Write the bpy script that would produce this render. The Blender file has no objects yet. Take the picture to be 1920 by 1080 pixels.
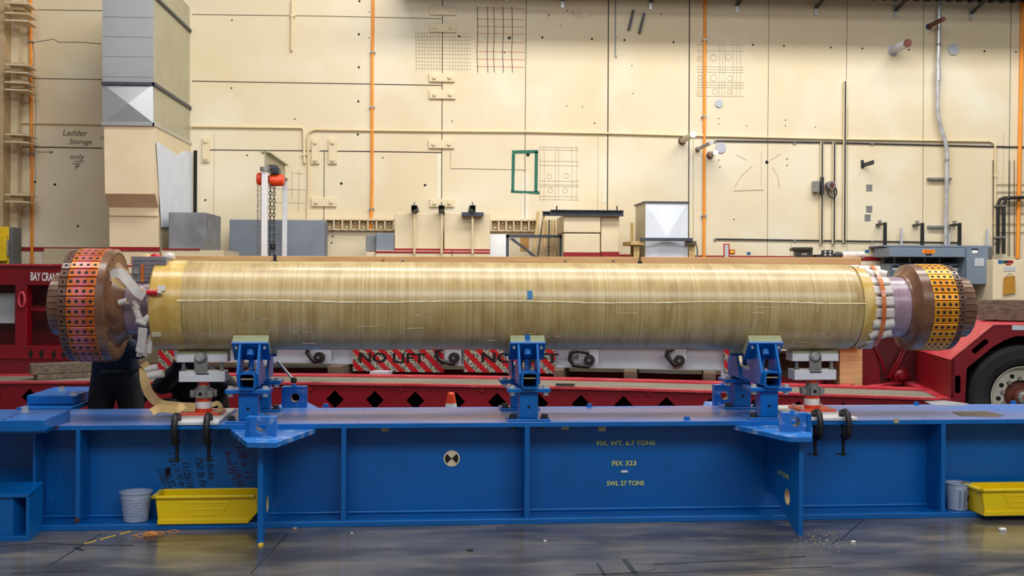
import bpy, math, random
from mathutils import Vector, Matrix
random.seed(7)
sc = bpy.context.scene
COL = sc.collection
# ---------------------------------------------------------------- camera, world, light
F = 2100.0; CAMZ = 1.6; YAW = 0.06; ROLL = 0.005; HOR = -22.0
cd = bpy.data.cameras.new('camera'); cam = bpy.data.objects.new('camera', cd); COL.objects.link(cam)
cd.sensor_width = 36; cd.lens = 36*F/1920; cd.shift_y = HOR/1920.0; cd.clip_end = 200
cam.matrix_world = Matrix.Translation((0, 0, CAMZ)) @ Matrix.Rotation(-YAW, 4, 'Z') @ Matrix.Rotation(math.pi/2, 4, 'X') @ Matrix.Rotation(ROLL, 4, 'Z')
sc.camera = cam
sc.view_settings.view_transform = 'Standard'; sc.view_settings.look = 'None'
sc.view_settings.exposure = 0.0; sc.view_settings.gamma = 1.0; sc.view_settings.use_curve_mapping = False
w = bpy.data.worlds.new('hall_daylight'); sc.world = w; w.use_nodes = True
bg = w.node_tree.nodes['Background']; bg.inputs[0].default_value = (0.97, 0.98, 1.0, 1); bg.inputs[1].default_value = 0.22
def area(name, loc, size, sy, power, col, rot=(0, 0, 0)):
    l = bpy.data.lights.new(name, 'AREA'); l.shape = 'RECTANGLE'; l.size = size; l.size_y = sy
    l.energy = power; l.color = col
    o = bpy.data.objects.new(name, l); COL.objects.link(o); o.location = loc; o.rotation_euler = rot
    return o
area('skylight_front', (.6, 7.0, 8.5), 13, 1.6, 620, (1, .98, .95), (math.radians(4), 0, 0))
area('skylight_wall', (4.2, 11.0, 10.0), 13, 1.6, 1180, (1, .99, .96), (math.radians(24), 0, 0))
area('skylight_rear', (2.5, -3.0, 8.5), 14, 3.0, 880, (.98, .99, 1), (math.radians(48), 0, 0))

# ---------------------------------------------------------------- frames
cy_, sy_ = math.cos(YAW), math.sin(YAW)
def cam2w(X, d): return (X*cy_ + d*sy_, -X*sy_ + d*cy_)
class Frame:
    def __init__(s, X, d, a):
        s.o = Vector(cam2w(X, d)); s.a = a - YAW
        s.u = Vector((math.cos(s.a), math.sin(s.a))); s.v = Vector((-math.sin(s.a), math.cos(s.a)))
    def world(s, p):
        q = s.o + s.u*p[0] + s.v*p[1]; return Vector((q.x, q.y, p[2]))
def ray(px, py):
    dx, dy = px-960.0, py-540.0
    x = dx + ROLL*dy; y = dy - ROLL*dx
    h = cam2w(x/F, 1.0)
    return Vector(h), -(y - HOR)/F
def P(fr, px, py, v):
    """pixel -> (u, z) on the vertical plane at depth v of a frame"""
    h, z = ray(px, py)
    t = (v + fr.o.dot(fr.v)) / h.dot(fr.v)
    return (h*t - fr.o).dot(fr.u), CAMZ + t*z
def P3(fr, px, py, v):
    u, z = P(fr, px, py, v); return (u, v, z)
W = Frame(0, 17.0, YAW)      # back wall
B = Frame(0, 7.23, 0.09)     # blue fixture
T = Frame(0, 10.95, -0.142)  # trailer
BASE = {}
# ---------------------------------------------------------------- materials
def lin(c):
    return tuple(((x/255.0)/12.92 if x/255.0 <= 0.04045 else ((x/255.0+0.055)/1.055)**2.4) for x in c) + (1.0,)
MATS = {}
def M(name, c1, c2=None, scale=4.0, rough=0.5, metal=0.0, st=(1, 1, 1), bump=0.0, detail=4, lo=0.35, hi=0.65, c3=None, s3=20.0, st3=(1, 1, 1), lo3=.62, hi3=.72, rv=0.0, coat=0.0, emit=None, spec=None, trans=0, alpha=1):
    m = bpy.data.materials.new(name); m.use_nodes = True; nt = m.node_tree; N = nt.nodes; L = nt.links
    b = N['Principled BSDF']; b.inputs['Roughness'].default_value = rough; b.inputs['Metallic'].default_value = metal
    b.inputs['Base Color'].default_value = lin(c1)
    if spec is not None: b.inputs['Specular IOR Level'].default_value = spec
    if coat: b.inputs['Coat Weight'].default_value = coat; b.inputs['Coat Roughness'].default_value = .15
    if trans: b.inputs['Transmission Weight'].default_value = trans
    if alpha < 1: b.inputs['Alpha'].default_value = alpha
    if emit: b.inputs['Emission Color'].default_value = lin(c1); b.inputs['Emission Strength'].default_value = emit
    if c2 is not None:
        tc = N.new('ShaderNodeTexCoord')
        def noise(sc_, stt, det):
            mp = N.new('ShaderNodeMapping'); mp.inputs['Scale'].default_value = stt; L.new(tc.outputs['Object'], mp.inputs['Vector'])
            n = N.new('ShaderNodeTexNoise'); n.inputs['Scale'].default_value = sc_; n.inputs['Detail'].default_value = det
            L.new(mp.outputs[0], n.inputs['Vector']); return n
        n = noise(scale, st, detail)
        r = N.new('ShaderNodeMapRange'); r.inputs['From Min'].default_value = lo; r.inputs['From Max'].default_value = hi
        L.new(n.outputs['Fac'], r.inputs['Value'])
        mx = N.new('ShaderNodeMix'); mx.data_type = 'RGBA'
        mx.inputs['A'].default_value = lin(c1); mx.inputs['B'].default_value = lin(c2)
        L.new(r.outputs[0], mx.inputs['Factor']); out = mx.outputs['Result']
        if c3 is not None:
            n3 = noise(s3, st3, 5)
            r3 = N.new('ShaderNodeMapRange'); r3.inputs['From Min'].default_value = lo3; r3.inputs['From Max'].default_value = hi3
            L.new(n3.outputs['Fac'], r3.inputs['Value'])
            m3 = N.new('ShaderNodeMix'); m3.data_type = 'RGBA'; L.new(r3.outputs[0], m3.inputs['Factor'])
            L.new(out, m3.inputs['A']); m3.inputs['B'].default_value = lin(c3); out = m3.outputs['Result']
        L.new(out, b.inputs['Base Color'])
        if rv:
            rr = N.new('ShaderNodeMapRange'); rr.inputs['To Min'].default_value = max(0.02, rough-rv); rr.inputs['To Max'].default_value = min(1, rough+rv)
            L.new(n.outputs['Fac'], rr.inputs['Value']); rr.inputs['From Min'].default_value = .3; rr.inputs['From Max'].default_value = .7
            L.new(rr.outputs[0], b.inputs['Roughness'])
        if bump:
            bp = N.new('ShaderNodeBump'); bp.inputs['Strength'].default_value = bump; bp.inputs['Distance'].default_value = .01
            L.new(n.outputs['Fac'], bp.inputs['Height']); L.new(bp.outputs[0], b.inputs['Normal'])
    MATS[name] = m; return m
M('wall_cream', (226, 212, 182), (218, 200, 164), .5, .55, c3=(230, 222, 200), s3=.8, lo3=.5, hi3=.75)
M('cream', (226, 209, 175), (219, 201, 165), 2.5, .5)
M('cream_dark', (196, 170, 128), (186, 160, 120), 2, .6)
M('cream_pipe', (228, 208, 168), (220, 198, 156), 2, .45)
M('filler', (230, 222, 202), (224, 214, 192), 4, .6)
M('primer_patch', (222, 228, 240), (212, 220, 232), 3, .6)
M('seam', (60, 54, 44), None, rough=.9)
M('seam_soft', (150, 134, 104), None, rough=.9)
M('hole', (14, 12, 10), None, rough=.9)
M('red_stripe', (150, 14, 30), (138, 12, 26), 3, .5)
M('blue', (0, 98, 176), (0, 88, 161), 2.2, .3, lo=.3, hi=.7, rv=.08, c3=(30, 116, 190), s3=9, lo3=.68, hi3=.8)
M('blue_top_reflection', (112, 128, 182), (60, 112, 186), 1.6, .3, st=(.6, 2, 1), lo=.42, hi=.62, rv=.1, c3=(140, 150, 190), s3=14, st3=(.3, 3, 1), lo3=.6, hi3=.75)  # paler blue: reflection of the cream wall painted into the top flange colour
M('blue_edge', (0, 104, 186), (0, 94, 170), 5, .3)
M('blue_worn', (30, 106, 184), (150, 172, 205), 14, .35, lo=.55, hi=.75)
M('stencil', (232, 228, 110), (206, 210, 100), 30, .6)
M('marker', (10, 20, 48), None, rough=.7)
M('marker_red', (84, 30, 60), None, rough=.7)
M('pencil', (96, 88, 76), None, rough=.8)
M('pencil_light', (170, 156, 128), None, rough=.8)
M('pencil_red', (214, 130, 92), None, rough=.8)
M('pencil_black', (50, 42, 46), None, rough=.8)
M('tan_tag', (176, 160, 124), None, rough=.7)
M('winding', (166, 138, 78), (204, 182, 132), 2.6, .34, st=(34, .35, .35), detail=10, lo=.26, hi=.78, bump=.1, c3=(142, 110, 52), s3=1.5, st3=(6, 2.6, 2.6), lo3=.48, hi3=.86, coat=.3)
M('winding_yellow', (206, 170, 88), (190, 152, 70), 4, .3, st=(5, .5, .5), c3=(226, 204, 140), s3=4, lo3=.55, hi3=.7, coat=.3)
M('glue', (226, 216, 180), (206, 196, 150), 20, .4)
M('purple_wrap', (158, 132, 142), (138, 114, 132), 5, .3, st=(20, .6, .6), c3=(172, 160, 168), s3=30, lo3=.55, hi3=.75, coat=.3)
M('flange_brown', (126, 88, 62), (96, 62, 42), 6, .3, c3=(142, 104, 76), s3=5, lo3=.55, hi3=.75, coat=.3)
M('ring_brown', (84, 52, 40), (104, 70, 54), 9, .35, lo=.3, hi=.7, coat=.2)
M('copper', (236, 138, 40), (186, 84, 38), 7, .32, .45, lo=.35, hi=.6, c3=(202, 106, 140), s3=9, lo3=.56, hi3=.66)
M('copper_gold', (246, 176, 40), (222, 136, 36), 7, .32, .45, lo=.35, hi=.6, c3=(220, 112, 150), s3=7, lo3=.55, hi3=.63)
M('tape_white', (214, 206, 200), (196, 186, 178), 20, .7)
M('tape_tan', (202, 170, 112), (188, 154, 96), 16, .7)
M('tape_orange', (190, 92, 24), (206, 120, 60), 14, .25, coat=.5)
M('tape_blue', (20, 110, 160), None, rough=.5)
M('tape_green', (24, 106, 84), (20, 96, 76), 9, .6)
M('thread_yellow', (226, 186, 50), None, rough=.6)
M('grey_plastic', (132, 124, 134), (118, 112, 124), 12, .5)
M('pad_green', (196, 200, 160), (186, 190, 148), 12, .5)
M('aluminium', (232, 232, 234), (218, 218, 222), 8, .4, .1, st=(1, 1, 8), rv=.08)
M('steel', (158, 156, 152), (128, 126, 122), 12, .35, .4, rv=.08)
M('steel_bright', (208, 208, 208), (180, 180, 180), 10, .28, .4)
M('orange', (240, 78, 24), (226, 64, 18), 8, .4, coat=.2)
M('black_iron', (14, 13, 13), (24, 22, 22), 20, .5)
M('black_steel', (34, 38, 44), (44, 48, 54), 12, .45)
M('slate_steel', (66, 72, 84), (54, 60, 72), 6, .5)
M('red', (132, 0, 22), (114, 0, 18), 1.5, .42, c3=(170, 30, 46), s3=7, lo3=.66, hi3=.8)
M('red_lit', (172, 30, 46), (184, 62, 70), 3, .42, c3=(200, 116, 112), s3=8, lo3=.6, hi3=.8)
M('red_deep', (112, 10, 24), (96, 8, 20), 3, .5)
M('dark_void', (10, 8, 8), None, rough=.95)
M('deck_wood', (132, 126, 108), (86, 80, 70), 3, .8, st=(.5, 22, 6), lo=.35, hi=.65, c3=(164, 156, 136), s3=5, st3=(1, 20, 6), bump=.1)
M('old_timber', (112, 98, 80), (74, 62, 50), 4, .8, st=(.8, 9, 9), lo=.3, hi=.7, c3=(140, 126, 106), s3=4, st3=(.6, 14, 14), bump=.2)
M('pine', (222, 180, 124), (198, 150, 98), 3, .65, st=(.6, 10, 12), lo=.3, hi=.7, c3=(120, 76, 44), s3=7, st3=(1, 1, 1), lo3=.7, hi3=.76)
M('lumber', (206, 178, 120), (184, 152, 96), 5, .7, st=(8, 8, .6))
M('white_paint', (188, 190, 198), (176, 178, 188), 3, .4)
M('sign_red', (180, 18, 28), None, rough=.35)
M('sign_stripe', (196, 186, 162), (44, 66, 72), 60, .4, lo=.46, hi=.54)
M('sign_black', (20, 14, 14), None, rough=.4)
M('white', (232, 232, 228), None, rough=.5)
M('paper', (198, 200, 202), (176, 180, 186), 18, .6, st=(1, 1, 6))
M('galv', (198, 200, 202), (182, 184, 186), 1, .28, .6, lo=.3, hi=.7)
M('galv_olive', (186, 182, 158), (176, 172, 148), 2, .45, .35)
M('galv_side', (226, 230, 238), (212, 218, 228), 3, .4, .1)
M('concrete', (138, 140, 144), (116, 118, 122), 5, .85, c3=(160, 162, 164), s3=12, lo3=.6, hi3=.75, bump=.1)
M('concrete_blue', (132, 140, 150), (122, 130, 142), 3, .8, c3=(104, 110, 118), s3=9, lo3=.66, hi3=.75)
M('cabinet_grey', (122, 134, 150), (114, 126, 142), 3, .45)
M('cabinet_dark', (104, 104, 104), (92, 92, 92), 3, .5)
M('orange_cable', (246, 156, 48), (236, 140, 36), 3, .5)
M('orange_label', (250, 150, 20), None, rough=.5)
M('yellow_box', (226, 190, 18), (212, 176, 14), 4, .4)
M('yellow_bin', (240, 208, 10), (232, 196, 6), 3, .32)
M('bucket', (176, 190, 216), (166, 180, 208), 8, .3, alpha=.8)
M('bucket_ink', (28, 56, 120), None, rough=.5)
M('manila', (188, 134, 40), (172, 118, 34), 9, .6)
M('rubber', (26, 26, 28), (34, 34, 36), 8, .6, bump=.1)
M('rim', (206, 200, 186), (186, 178, 160), 8, .4, .2)
M('rust', (108, 52, 34), (86, 40, 28), 12, .6)
M('string', (200, 130, 60), None, rough=.7)
M('trouser_black', (22, 22, 26), (30, 30, 36), 14, .85)
M('shirt_navy', (18, 24, 40), (26, 32, 50), 10, .85)
M('denim_dark', (30, 36, 48), (44, 52, 66), 12, .85)
M('skin', (196, 146, 118), None, rough=.5)
M('hair', (50, 34, 24), None, rough=.7)
M('boot', (38, 28, 22), None, rough=.6)
M('cap_blue', (20, 90, 150), None, rough=.5)
M('daylight_panel', (250, 251, 253), (244, 246, 250), 2, .3)
M('floor_concrete', (96, 92, 86), (58, 56, 56), 1.3, .17, st=(1, 2.2, 1), detail=12, lo=.36, hi=.64, c3=(124, 114, 98), s3=2.4, st3=(.8, 2.5, 1), lo3=.52, hi3=.8, rv=.09, spec=.5)
def mm(n): return MATS[n]
# ---------------------------------------------------------------- mesh builder
class MB:
    def __init__(s): s.v = []; s.f = []; s.m = []; s.sm = []; s.cur = 0
    def add(s, vs, fs, smooth=False):
        o = len(s.v); s.v += [tuple(p) for p in vs]
        for f in fs: s.f.append([i+o for i in f]); s.m.append(s.cur); s.sm.append(smooth)
        return s
    def mat(s, i): s.cur = i; return s
    def box(s, a, b):
        x0, y0, z0 = [min(a[i], b[i]) for i in range(3)]; x1, y1, z1 = [max(a[i], b[i]) for i in range(3)]
        return s.add([(x0, y0, z0), (x1, y0, z0), (x1, y1, z0), (x0, y1, z0), (x0, y0, z1), (x1, y0, z1), (x1, y1, z1), (x0, y1, z1)],
                     [(0, 3, 2, 1), (4, 5, 6, 7), (0, 1, 5, 4), (1, 2, 6, 5), (2, 3, 7, 6), (3, 0, 4, 7)])
    def hexa(s, p):   # 8 points bottom 4 then top 4
        return s.add(p, [(0, 3, 2, 1), (4, 5, 6, 7), (0, 1, 5, 4), (1, 2, 6, 5), (2, 3, 7, 6), (3, 0, 4, 7)])
    def prism(s, pts, vec):
        n = len(pts); q = [tuple(p[i]+vec[i] for i in range(3)) for p in pts]
        fs = [tuple(range(n)), tuple(range(2*n-1, n-1, -1))]
        fs += [(i, i+n, (i+1) % n + n, (i+1) % n) for i in range(n)]
        return s.add(list(pts)+q, fs)
    def cyl(s, p0, p1, r0, r1=None, n=16, caps=True):
        p0 = Vector(p0); p1 = Vector(p1); r1 = r0 if r1 is None else r1
        d = (p1-p0).normalized(); a = d.orthogonal().normalized(); b = d.cross(a)
        vs = []
        for p, r in ((p0, r0), (p1, r1)):
            for i in range(n):
                t = 2*math.pi*i/n; vs.append(p + a*math.cos(t)*r + b*math.sin(t)*r)
        s.add(vs, [(i, (i+1) % n, (i+1) % n+n, i+n) for i in range(n)], True)
        if caps:
            s.add(vs[:n], [tuple(range(n-1, -1, -1))]); s.add(vs[n:], [tuple(range(n))])
        return s
    def tube(s, path, r, n=8, closed=False, flat=1.0):
        P_ = [Vector(p) for p in path]; m = len(P_); rings = []
        ref = None
        for i, p in enumerate(P_):
            if closed: d = (P_[(i+1) % m]-P_[i-1])
            else: d = P_[min(i+1, m-1)]-P_[max(i-1, 0)]
            d = d.normalized()
            if ref is None: ref = d.orthogonal().normalized()
            a = (ref - d*ref.dot(d)).normalized(); ref = a; b = d.cross(a)
            rr = r[i] if isinstance(r, (list, tuple)) else r
            rings.append([p + a*math.cos(2*math.pi*k/n)*rr + b*math.sin(2*math.pi*k/n)*rr*flat for k in range(n)])
        vs = [q for rg in rings for q in rg]; fs = []
        for i in range(m if closed else m-1):
            j = (i+1) % m
            for k in range(n): fs.append((i*n+k, i*n+(k+1) % n, j*n+(k+1) % n, j*n+k))
        s.add(vs, fs, True)
        if not closed: s.add(rings[0], [tuple(range(n-1, -1, -1))]); s.add(rings[-1], [tuple(range(n))])
        return s
    def lathe(s, prof, c, ax='u', n=64, smooth=True):
        """prof = [(along, radius)], axis through c along u / v / z"""
        for (a0, r0), (a1, r1) in zip(prof[:-1], prof[1:]):
            vs = []
            for a, r in ((a0, r0), (a1, r1)):
                for i in range(n):
                    t = 2*math.pi*i/n; x, y = math.cos(t)*r, math.sin(t)*r
                    vs.append({'u': (a, c[1]+x, c[2]+y), 'v': (c[0]+x, a, c[2]+y), 'z': (c[0]+x, c[1]+y, a)}[ax])
            s.add(vs, [(i, (i+1) % n, (i+1) % n+n, i+n) for i in range(n)], smooth)
        return s
    def holeplate(s, outer, inner, c, mp, vec):
        """convex outer and inner polygons (2d, round c) joined into a plate with a hole; mp maps 2d to 3d"""
        def ang(p): return math.atan2(p[1]-c[1], p[0]-c[0])
        A = sorted(set(round(ang(p), 5) for p in outer+inner))
        def hit(poly, t):
            dx, dy = math.cos(t), math.sin(t); best = None
            for i in range(len(poly)):
                (x1, y1), (x2, y2) = poly[i], poly[(i+1) % len(poly)]
                ex, ey = x2-x1, y2-y1; den = dx*ey-dy*ex
                if abs(den) < 1e-12: continue
                tt = ((x1-c[0])*ey-(y1-c[1])*ex)/den; ss = ((x1-c[0])*dy-(y1-c[1])*dx)/den
                if tt > 0 and -1e-4 <= ss <= 1+1e-4: best = tt if best is None else max(best, tt)
            best = best or 0.01
            return (c[0]+dx*best, c[1]+dy*best)
        O = [mp(*hit(outer, t)) for t in A]; I = [mp(*hit(inner, t)) for t in A]; n = len(A)
        O2 = [tuple(p[i]+vec[i] for i in range(3)) for p in O]; I2 = [tuple(p[i]+vec[i] for i in range(3)) for p in I]
        vs = O+I+O2+I2; fs = []
        for i in range(n):
            j = (i+1) % n
            fs += [(i, j, n+j, n+i), (2*n+i, 3*n+i, 3*n+j, 2*n+j), (i, 2*n+i, 2*n+j, j), (n+i, n+j, 3*n+j, 3*n+i)]
        return s.add(vs, fs)
    def ribbon(s, path, wd, nrm=(0, -1, 0)):
        """thin flat ribbon of width wd facing nrm"""
        Pt = [Vector(p) for p in path]; nv = Vector(nrm); vs = []
        for i, p in enumerate(Pt):
            d = (Pt[min(i+1, len(Pt)-1)]-Pt[max(i-1, 0)]).normalized(); q = d.cross(nv).normalized()*wd/2
            vs += [p-q, p+q]
        return s.add(vs, [(2*i, 2*i+1, 2*i+3, 2*i+2) for i in range(len(Pt)-1)])
    def disc(s, c, r, nrm=(0, -1, 0), n=14):
        d = Vector(nrm).normalized(); a = d.orthogonal().normalized(); b = d.cross(a); c = Vector(c)
        return s.add([c+a*math.cos(2*math.pi*i/n)*r+b*math.sin(2*math.pi*i/n)*r for i in range(n)], [tuple(range(n))])
    def hexbolt(s, p, d, r, h):
        p = Vector(p); d = Vector(d).normalized()
        s.cyl(p, p+d*h*.25, r*1.35, n=16); o = len(s.f); s.cyl(p+d*h*.25, p+d*h, r, n=6)
        for i in range(o, len(s.f)): s.sm[i] = False
        return s
def mkmesh(name, mb, mats, base):
    me = bpy.data.meshes.new(name)
    me.from_pydata([(p[0]-base[0], p[1]-base[1], p[2]-base[2]) for p in mb.v], [], mb.f)
    for m in (mats if isinstance(mats, (list, tuple)) else [mats]): me.materials.append(mm(m))
    for i, p in enumerate(me.polygons): p.material_index = mb.m[i]; p.use_smooth = mb.sm[i]
    me.validate(); me.update()
    import bmesh
    bm = bmesh.new(); bm.from_mesh(me); bmesh.ops.recalc_face_normals(bm, faces=bm.faces); bm.to_mesh(me); bm.free()
    return me
def bev(o, wd):
    if wd:
        b = o.modifiers.new('bevel', 'BEVEL'); b.width = wd; b.segments = 2; b.limit_method = 'ANGLE'; b.angle_limit = math.radians(50); b.harden_normals = False
def props(o, label, cat, group=None, kind=None):
    if label: o['label'] = label
    if cat: o['category'] = cat
    if group: o['group'] = group
    if kind: o['kind'] = kind
def thing(name, label, cat, fr, base, group=None):
    o = bpy.data.objects.new(name, None); COL.objects.link(o); o.empty_display_size = .1
    o.location = fr.world(base); o.rotation_euler = (0, 0, fr.a); BASE[o.name] = tuple(base); props(o, label, cat, group); return o
def part(name, mb, mats, parent, bevel=0, label=None):
    me = mkmesh(name, mb, mats, BASE[parent.name]); o = bpy.data.objects.new(name, me); COL.objects.link(o)
    o.parent = parent; BASE[o.name] = BASE[parent.name]; bev(o, bevel)
    if label: o['label'] = label
    return o
def single(name, mb, mats, label, cat, fr, group=None, bevel=0, kind=None, base=None):
    xs = [p[0] for p in mb.v]; ys = [p[1] for p in mb.v]; zs = [p[2] for p in mb.v]
    if base is None: base = ((min(xs)+max(xs))/2, (min(ys)+max(ys))/2, min(zs))
    me = mkmesh(name, mb, mats, base); o = bpy.data.objects.new(name, me); COL.objects.link(o)
    o.location = fr.world(base); o.rotation_euler = (0, 0, fr.a); BASE[o.name] = base; bev(o, bevel); props(o, label, cat, group, kind); return o
def dup(o, parent=None):
    c = o.copy(); COL.objects.link(c); BASE[c.name] = BASE.get(o.name, (0, 0, 0))
    if parent: c.parent = parent
    for ch in list(o.children): dup(ch, c)
    return c
def text_mb(s, c, size, wd=None, rot=0.0, shear=0.0, mbx=None, udir=(1, 0, 0), vdir=(0, 0, 1), bold=0.0):
    """flat lettering centred at c (frame coords), cap height size, optional total width"""
    cu = bpy.data.curves.new('t', 'FONT'); cu.body = s; cu.size = 1.0; cu.align_x = 'CENTER'; cu.shear = shear; cu.offset = bold
    ob = bpy.data.objects.new('t', cu); me = bpy.data.meshes.new_from_object(ob)
    xs = [v.co.x for v in me.vertices]; ys = [v.co.y for v in me.vertices]
    if not xs: return mbx or MB()
    cx, cy = (min(xs)+max(xs))/2, (min(ys)+max(ys))/2; sy = size/(max(ys)-min(ys)); sx = wd/(max(xs)-min(xs)) if wd else sy
    mb = mbx or MB(); U = Vector(udir); V = Vector(vdir); C0 = Vector(c); cr, sr = math.cos(rot), math.sin(rot)
    vs = []
    for v in me.vertices:
        a, b = (v.co.x-cx)*sx, (v.co.y-cy)*sy; a, b = a*cr-b*sr, a*sr+b*cr
        vs.append(C0+U*a+V*b)
    mb.add(vs, [tuple(p.vertices) for p in me.polygons])
    bpy.data.objects.remove(ob); bpy.data.meshes.remove(me); bpy.data.curves.remove(cu)
    return mb
def pbox(fr, x0, y0, x1, y1, v0, v1, mb=None):
    """box whose front face (at depth v0) covers the pixel rectangle"""
    mb = mb or MB(); xm, ym = (x0+x1)/2, (y0+y1)/2
    ua, ub = P(fr, x0, ym, v0)[0], P(fr, x1, ym, v0)[0]; za, zb = P(fr, xm, y1, v0)[1], P(fr, xm, y0, v0)[1]
    if fr is W and y1 in (520, 540): za = 0.0
    return mb.box((ua, v0, za), (ub, v1, zb))
def S(fr, v): # metres per pixel at depth v near the picture centre
    return abs(P(fr, 961, 540, v)[0]-P(fr, 960, 540, v)[0])
# ================================================================ SETTING
mb = MB().box((-11, -6, -.1), (14, 17.4, 0))
fl = bpy.data.objects.new('floor', mkmesh('floor', mb, 'floor_concrete', (0, 0, 0))); COL.objects.link(fl); fl['kind'] = 'structure'
WY = W.o.y
mb = MB().box((-7.6, 0, 0), (14, .35, 7.0))
wall = single('wall_back', mb, 'wall_cream', None, None, W, kind='structure', base=(0, 0, 0))
mb = MB().box((-10.2, .45, 0), (-7.3, .8, 7.0))
single('wall_left', mb, 'cream_dark', None, None, W, kind='structure')
def wl(pts, v=-.004): return [P3(W, x, y, v) for x, y in pts]
# panel joints
mb = MB()
for pts, wd in [([(830, 0), (829, 230), (828, 400)], .011), ([(987, 0), (985, 230), (984, 410)], .008), ([(1141, 0), (1140, 230), (1139, 395)], .016),
                ([(1293, 0), (1291, 485)], .016), ([(1442, 0), (1440, 230), (1439, 485)], .006), ([(1589, 0), (1587, 150)], .006), ([(1732, 0), (1730, 460)], .006), ([(1896, 0), (1890, 480)], .008),
                ([(360, 27), (600, 30), (828, 35)], .008), ([(360, 152), (600, 156), (829, 160)], .012), ([(60, 18), (192, 20)], .009), ([(60, 147), (192, 149)], .010),
                ([(33, 275), (192, 278)], .016), ([(393, 281), (485, 282), (608, 283), (700, 284), (828, 286)], .014), ([(608, 284), (607, 480)], .010), ([(845, 284), (845, 316), (960, 318), (985, 319)], .006)]:
    mb.ribbon(wl(pts), wd)
part('panel_joint', mb, 'seam', wall)
mb = MB()
for x in (400, 1120, 1880): mb.ribbon(wl([(x+2, 250), (x, 460)], -.003), .004)
for pts in ([(1300, 253), (1300, 480)], [(1345, 452), (1640, 458)], [(1483, 456), (1483, 480)], [(1590, 200), (1588, 480)]): mb.ribbon(wl(pts, -.003), .006)
part('panel_joint', mb, 'seam_soft', wall)
mb = MB()
for x0, y0, x1, y1 in ((819, 288, 827, 372), (978, 325, 992, 411), (1130, 320, 1138, 380)):
    pbox(W, x0, y0, x1, y1, -.004, 0, mb)
part('filler_strip', mb, 'filler', wall)
# anchor holes
mb = MB()
for x, y, r in [(674, 2, 2), (673, 64, 2), (673, 126, 2), (672, 190, 2), (671, 252, 2), (861, 68, 2), (955, 71, 2.4), (1017, 70, 2), (1110, 73, 2), (1171, 75, 2), (1263, 79, 2), (1323, 81, 2), (1412, 84, 1.8), (1470, 86, 1.8), (1558, 89, 1.8),
                (1617, 91, 1.8), (1704, 93, 1.8), (1846, 96, 2), (1905, 97, 1.6), (435, 38, 1.5), (434, 165, 1.5), (640, 344, 2.3), (797, 347, 2.3), (718, 296, 1.3), (464, 291, 1.3), (385, 375, 1.8), (463, 291, 1),
                (66, 341, 2), (103, 346, 2.3), (146, 424, 2), (553, 223, 1.3), (848, 227, 1.2), (1115, 231, 1.3), (1348, 233, 1), (1348, 222, 1), (1473, 225, 1), (1473, 236, 1), (1529, 238, 1), (1438, 304, 3.2), (990, 290, 3.4), (946, 98, 1.5),
                (1476, 298, 1.2), (1476, 310, 1.2), (1350, 313, 1.2), (1348, 300, 1), (623, 432, 1.6), (624, 443, 1.6), (622, 455, 1.6), (1400, 236, 1), (693, 22, 1), (692, 71, 1), (1063, 198, 1), (1092, 200, 1), (1185, 123, 1), (1187, 175, 1),
                (1240, 26, 1.3), (1029, 28, 1.5), (1029, 33, 1), (1064, 20, 1.2), (1074, 24, 1.2), (1084, 30, 1), (1094, 34, 1), (1107, 30, 1), (1051, 47, 1), (1376, 411, 1.2)]:
    p = P3(W, x, y, -.005); mb.disc(p, r*.0081)
part('anchor_hole', mb, 'hole', wall)
# pencil and marker drawings on the wall
mb = MB()
for x in (895, 914, 926, 943, 960): mb.ribbon(wl([(x, 12), (x+1, 60), (x-.5, 100), (x+1, 136)]), .009)
part('marker_grid', mb, 'pencil_black', wall)
mb = MB()
for y in (15, 36, 50, 63, 79, 97, 111, 125): mb.ribbon(wl([(893, y-.5), (930, y), (984, y+1)]), .007)
part('marker_grid', mb, 'pencil_red', wall)
mb = MB()
for k in range(9): mb.ribbon(wl([(780+k*5.5+random.uniform(-1, 1), 60), (781+k*5.5, 134)]), .004)
for k in range(7): mb.ribbon(wl([(843+k*5.5, 65), (843+k*5.5, 134)]), .004)
for k in range(11): mb.ribbon(wl([(778, 62+k*6.6), (884, 63+k*6.7+random.uniform(-1, 1))]), .0035)
def circ(x, y, r, mbx, wd=.005):
    mbx.ribbon(wl([(x+math.cos(t*.4488)*r, y+math.sin(t*.4488)*r) for t in range(15)]), wd)
for x in (1012, 1020, 1041, 1047, 1072, 1081): mb.ribbon(wl([(x, 275), (x+1, 320), (x, 376)]), .0045)
for y in (276, 281, 302, 310, 339, 346, 349, 368, 374): mb.ribbon(wl([(1012, y), (1085, y+1)]), .0045)
for x, y in ((1030, 331), (1062, 330), (1032, 357), (1060, 357)): circ(x, y, 4.5, mb)
for x in (1310, 1316, 1349, 1354, 1359, 1374, 1381, 1388): mb.ribbon(wl([(x, 82), (x+1, 130), (x-1, 180)]), .0045)
for y in (83, 95, 125, 130, 135, 154, 159, 164, 180): mb.ribbon(wl([(1306, y), (1395, y+1)]), .0045)
for x, y, r in ((1338, 108, 6), (1366, 107, 6), (1338, 146, 6), (1369, 147, 5), (1341, 172, 5), (1368, 172, 4), (1311, 110, 4), (1312, 145, 4), (1310, 173, 4)): circ(x, y, r, mb)
circ(1084, 29, 6, mb); circ(955, 71, 3.6, mb)
mb.ribbon(wl([(1377, 352), (1390, 330), (1412, 310)]), .006); mb.ribbon(wl([(1448, 313), (1458, 330), (1462, 352)]), .006); mb.ribbon(wl([(1428, 285), (1427, 350)]), .004)
mb.ribbon(wl([(1376, 358), (1432, 356)]), .012); mb.ribbon(wl([(1380, 290), (1400, 300)]), .006); mb.ribbon(wl([(1445, 300), (1463, 289)]), .006)
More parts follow.
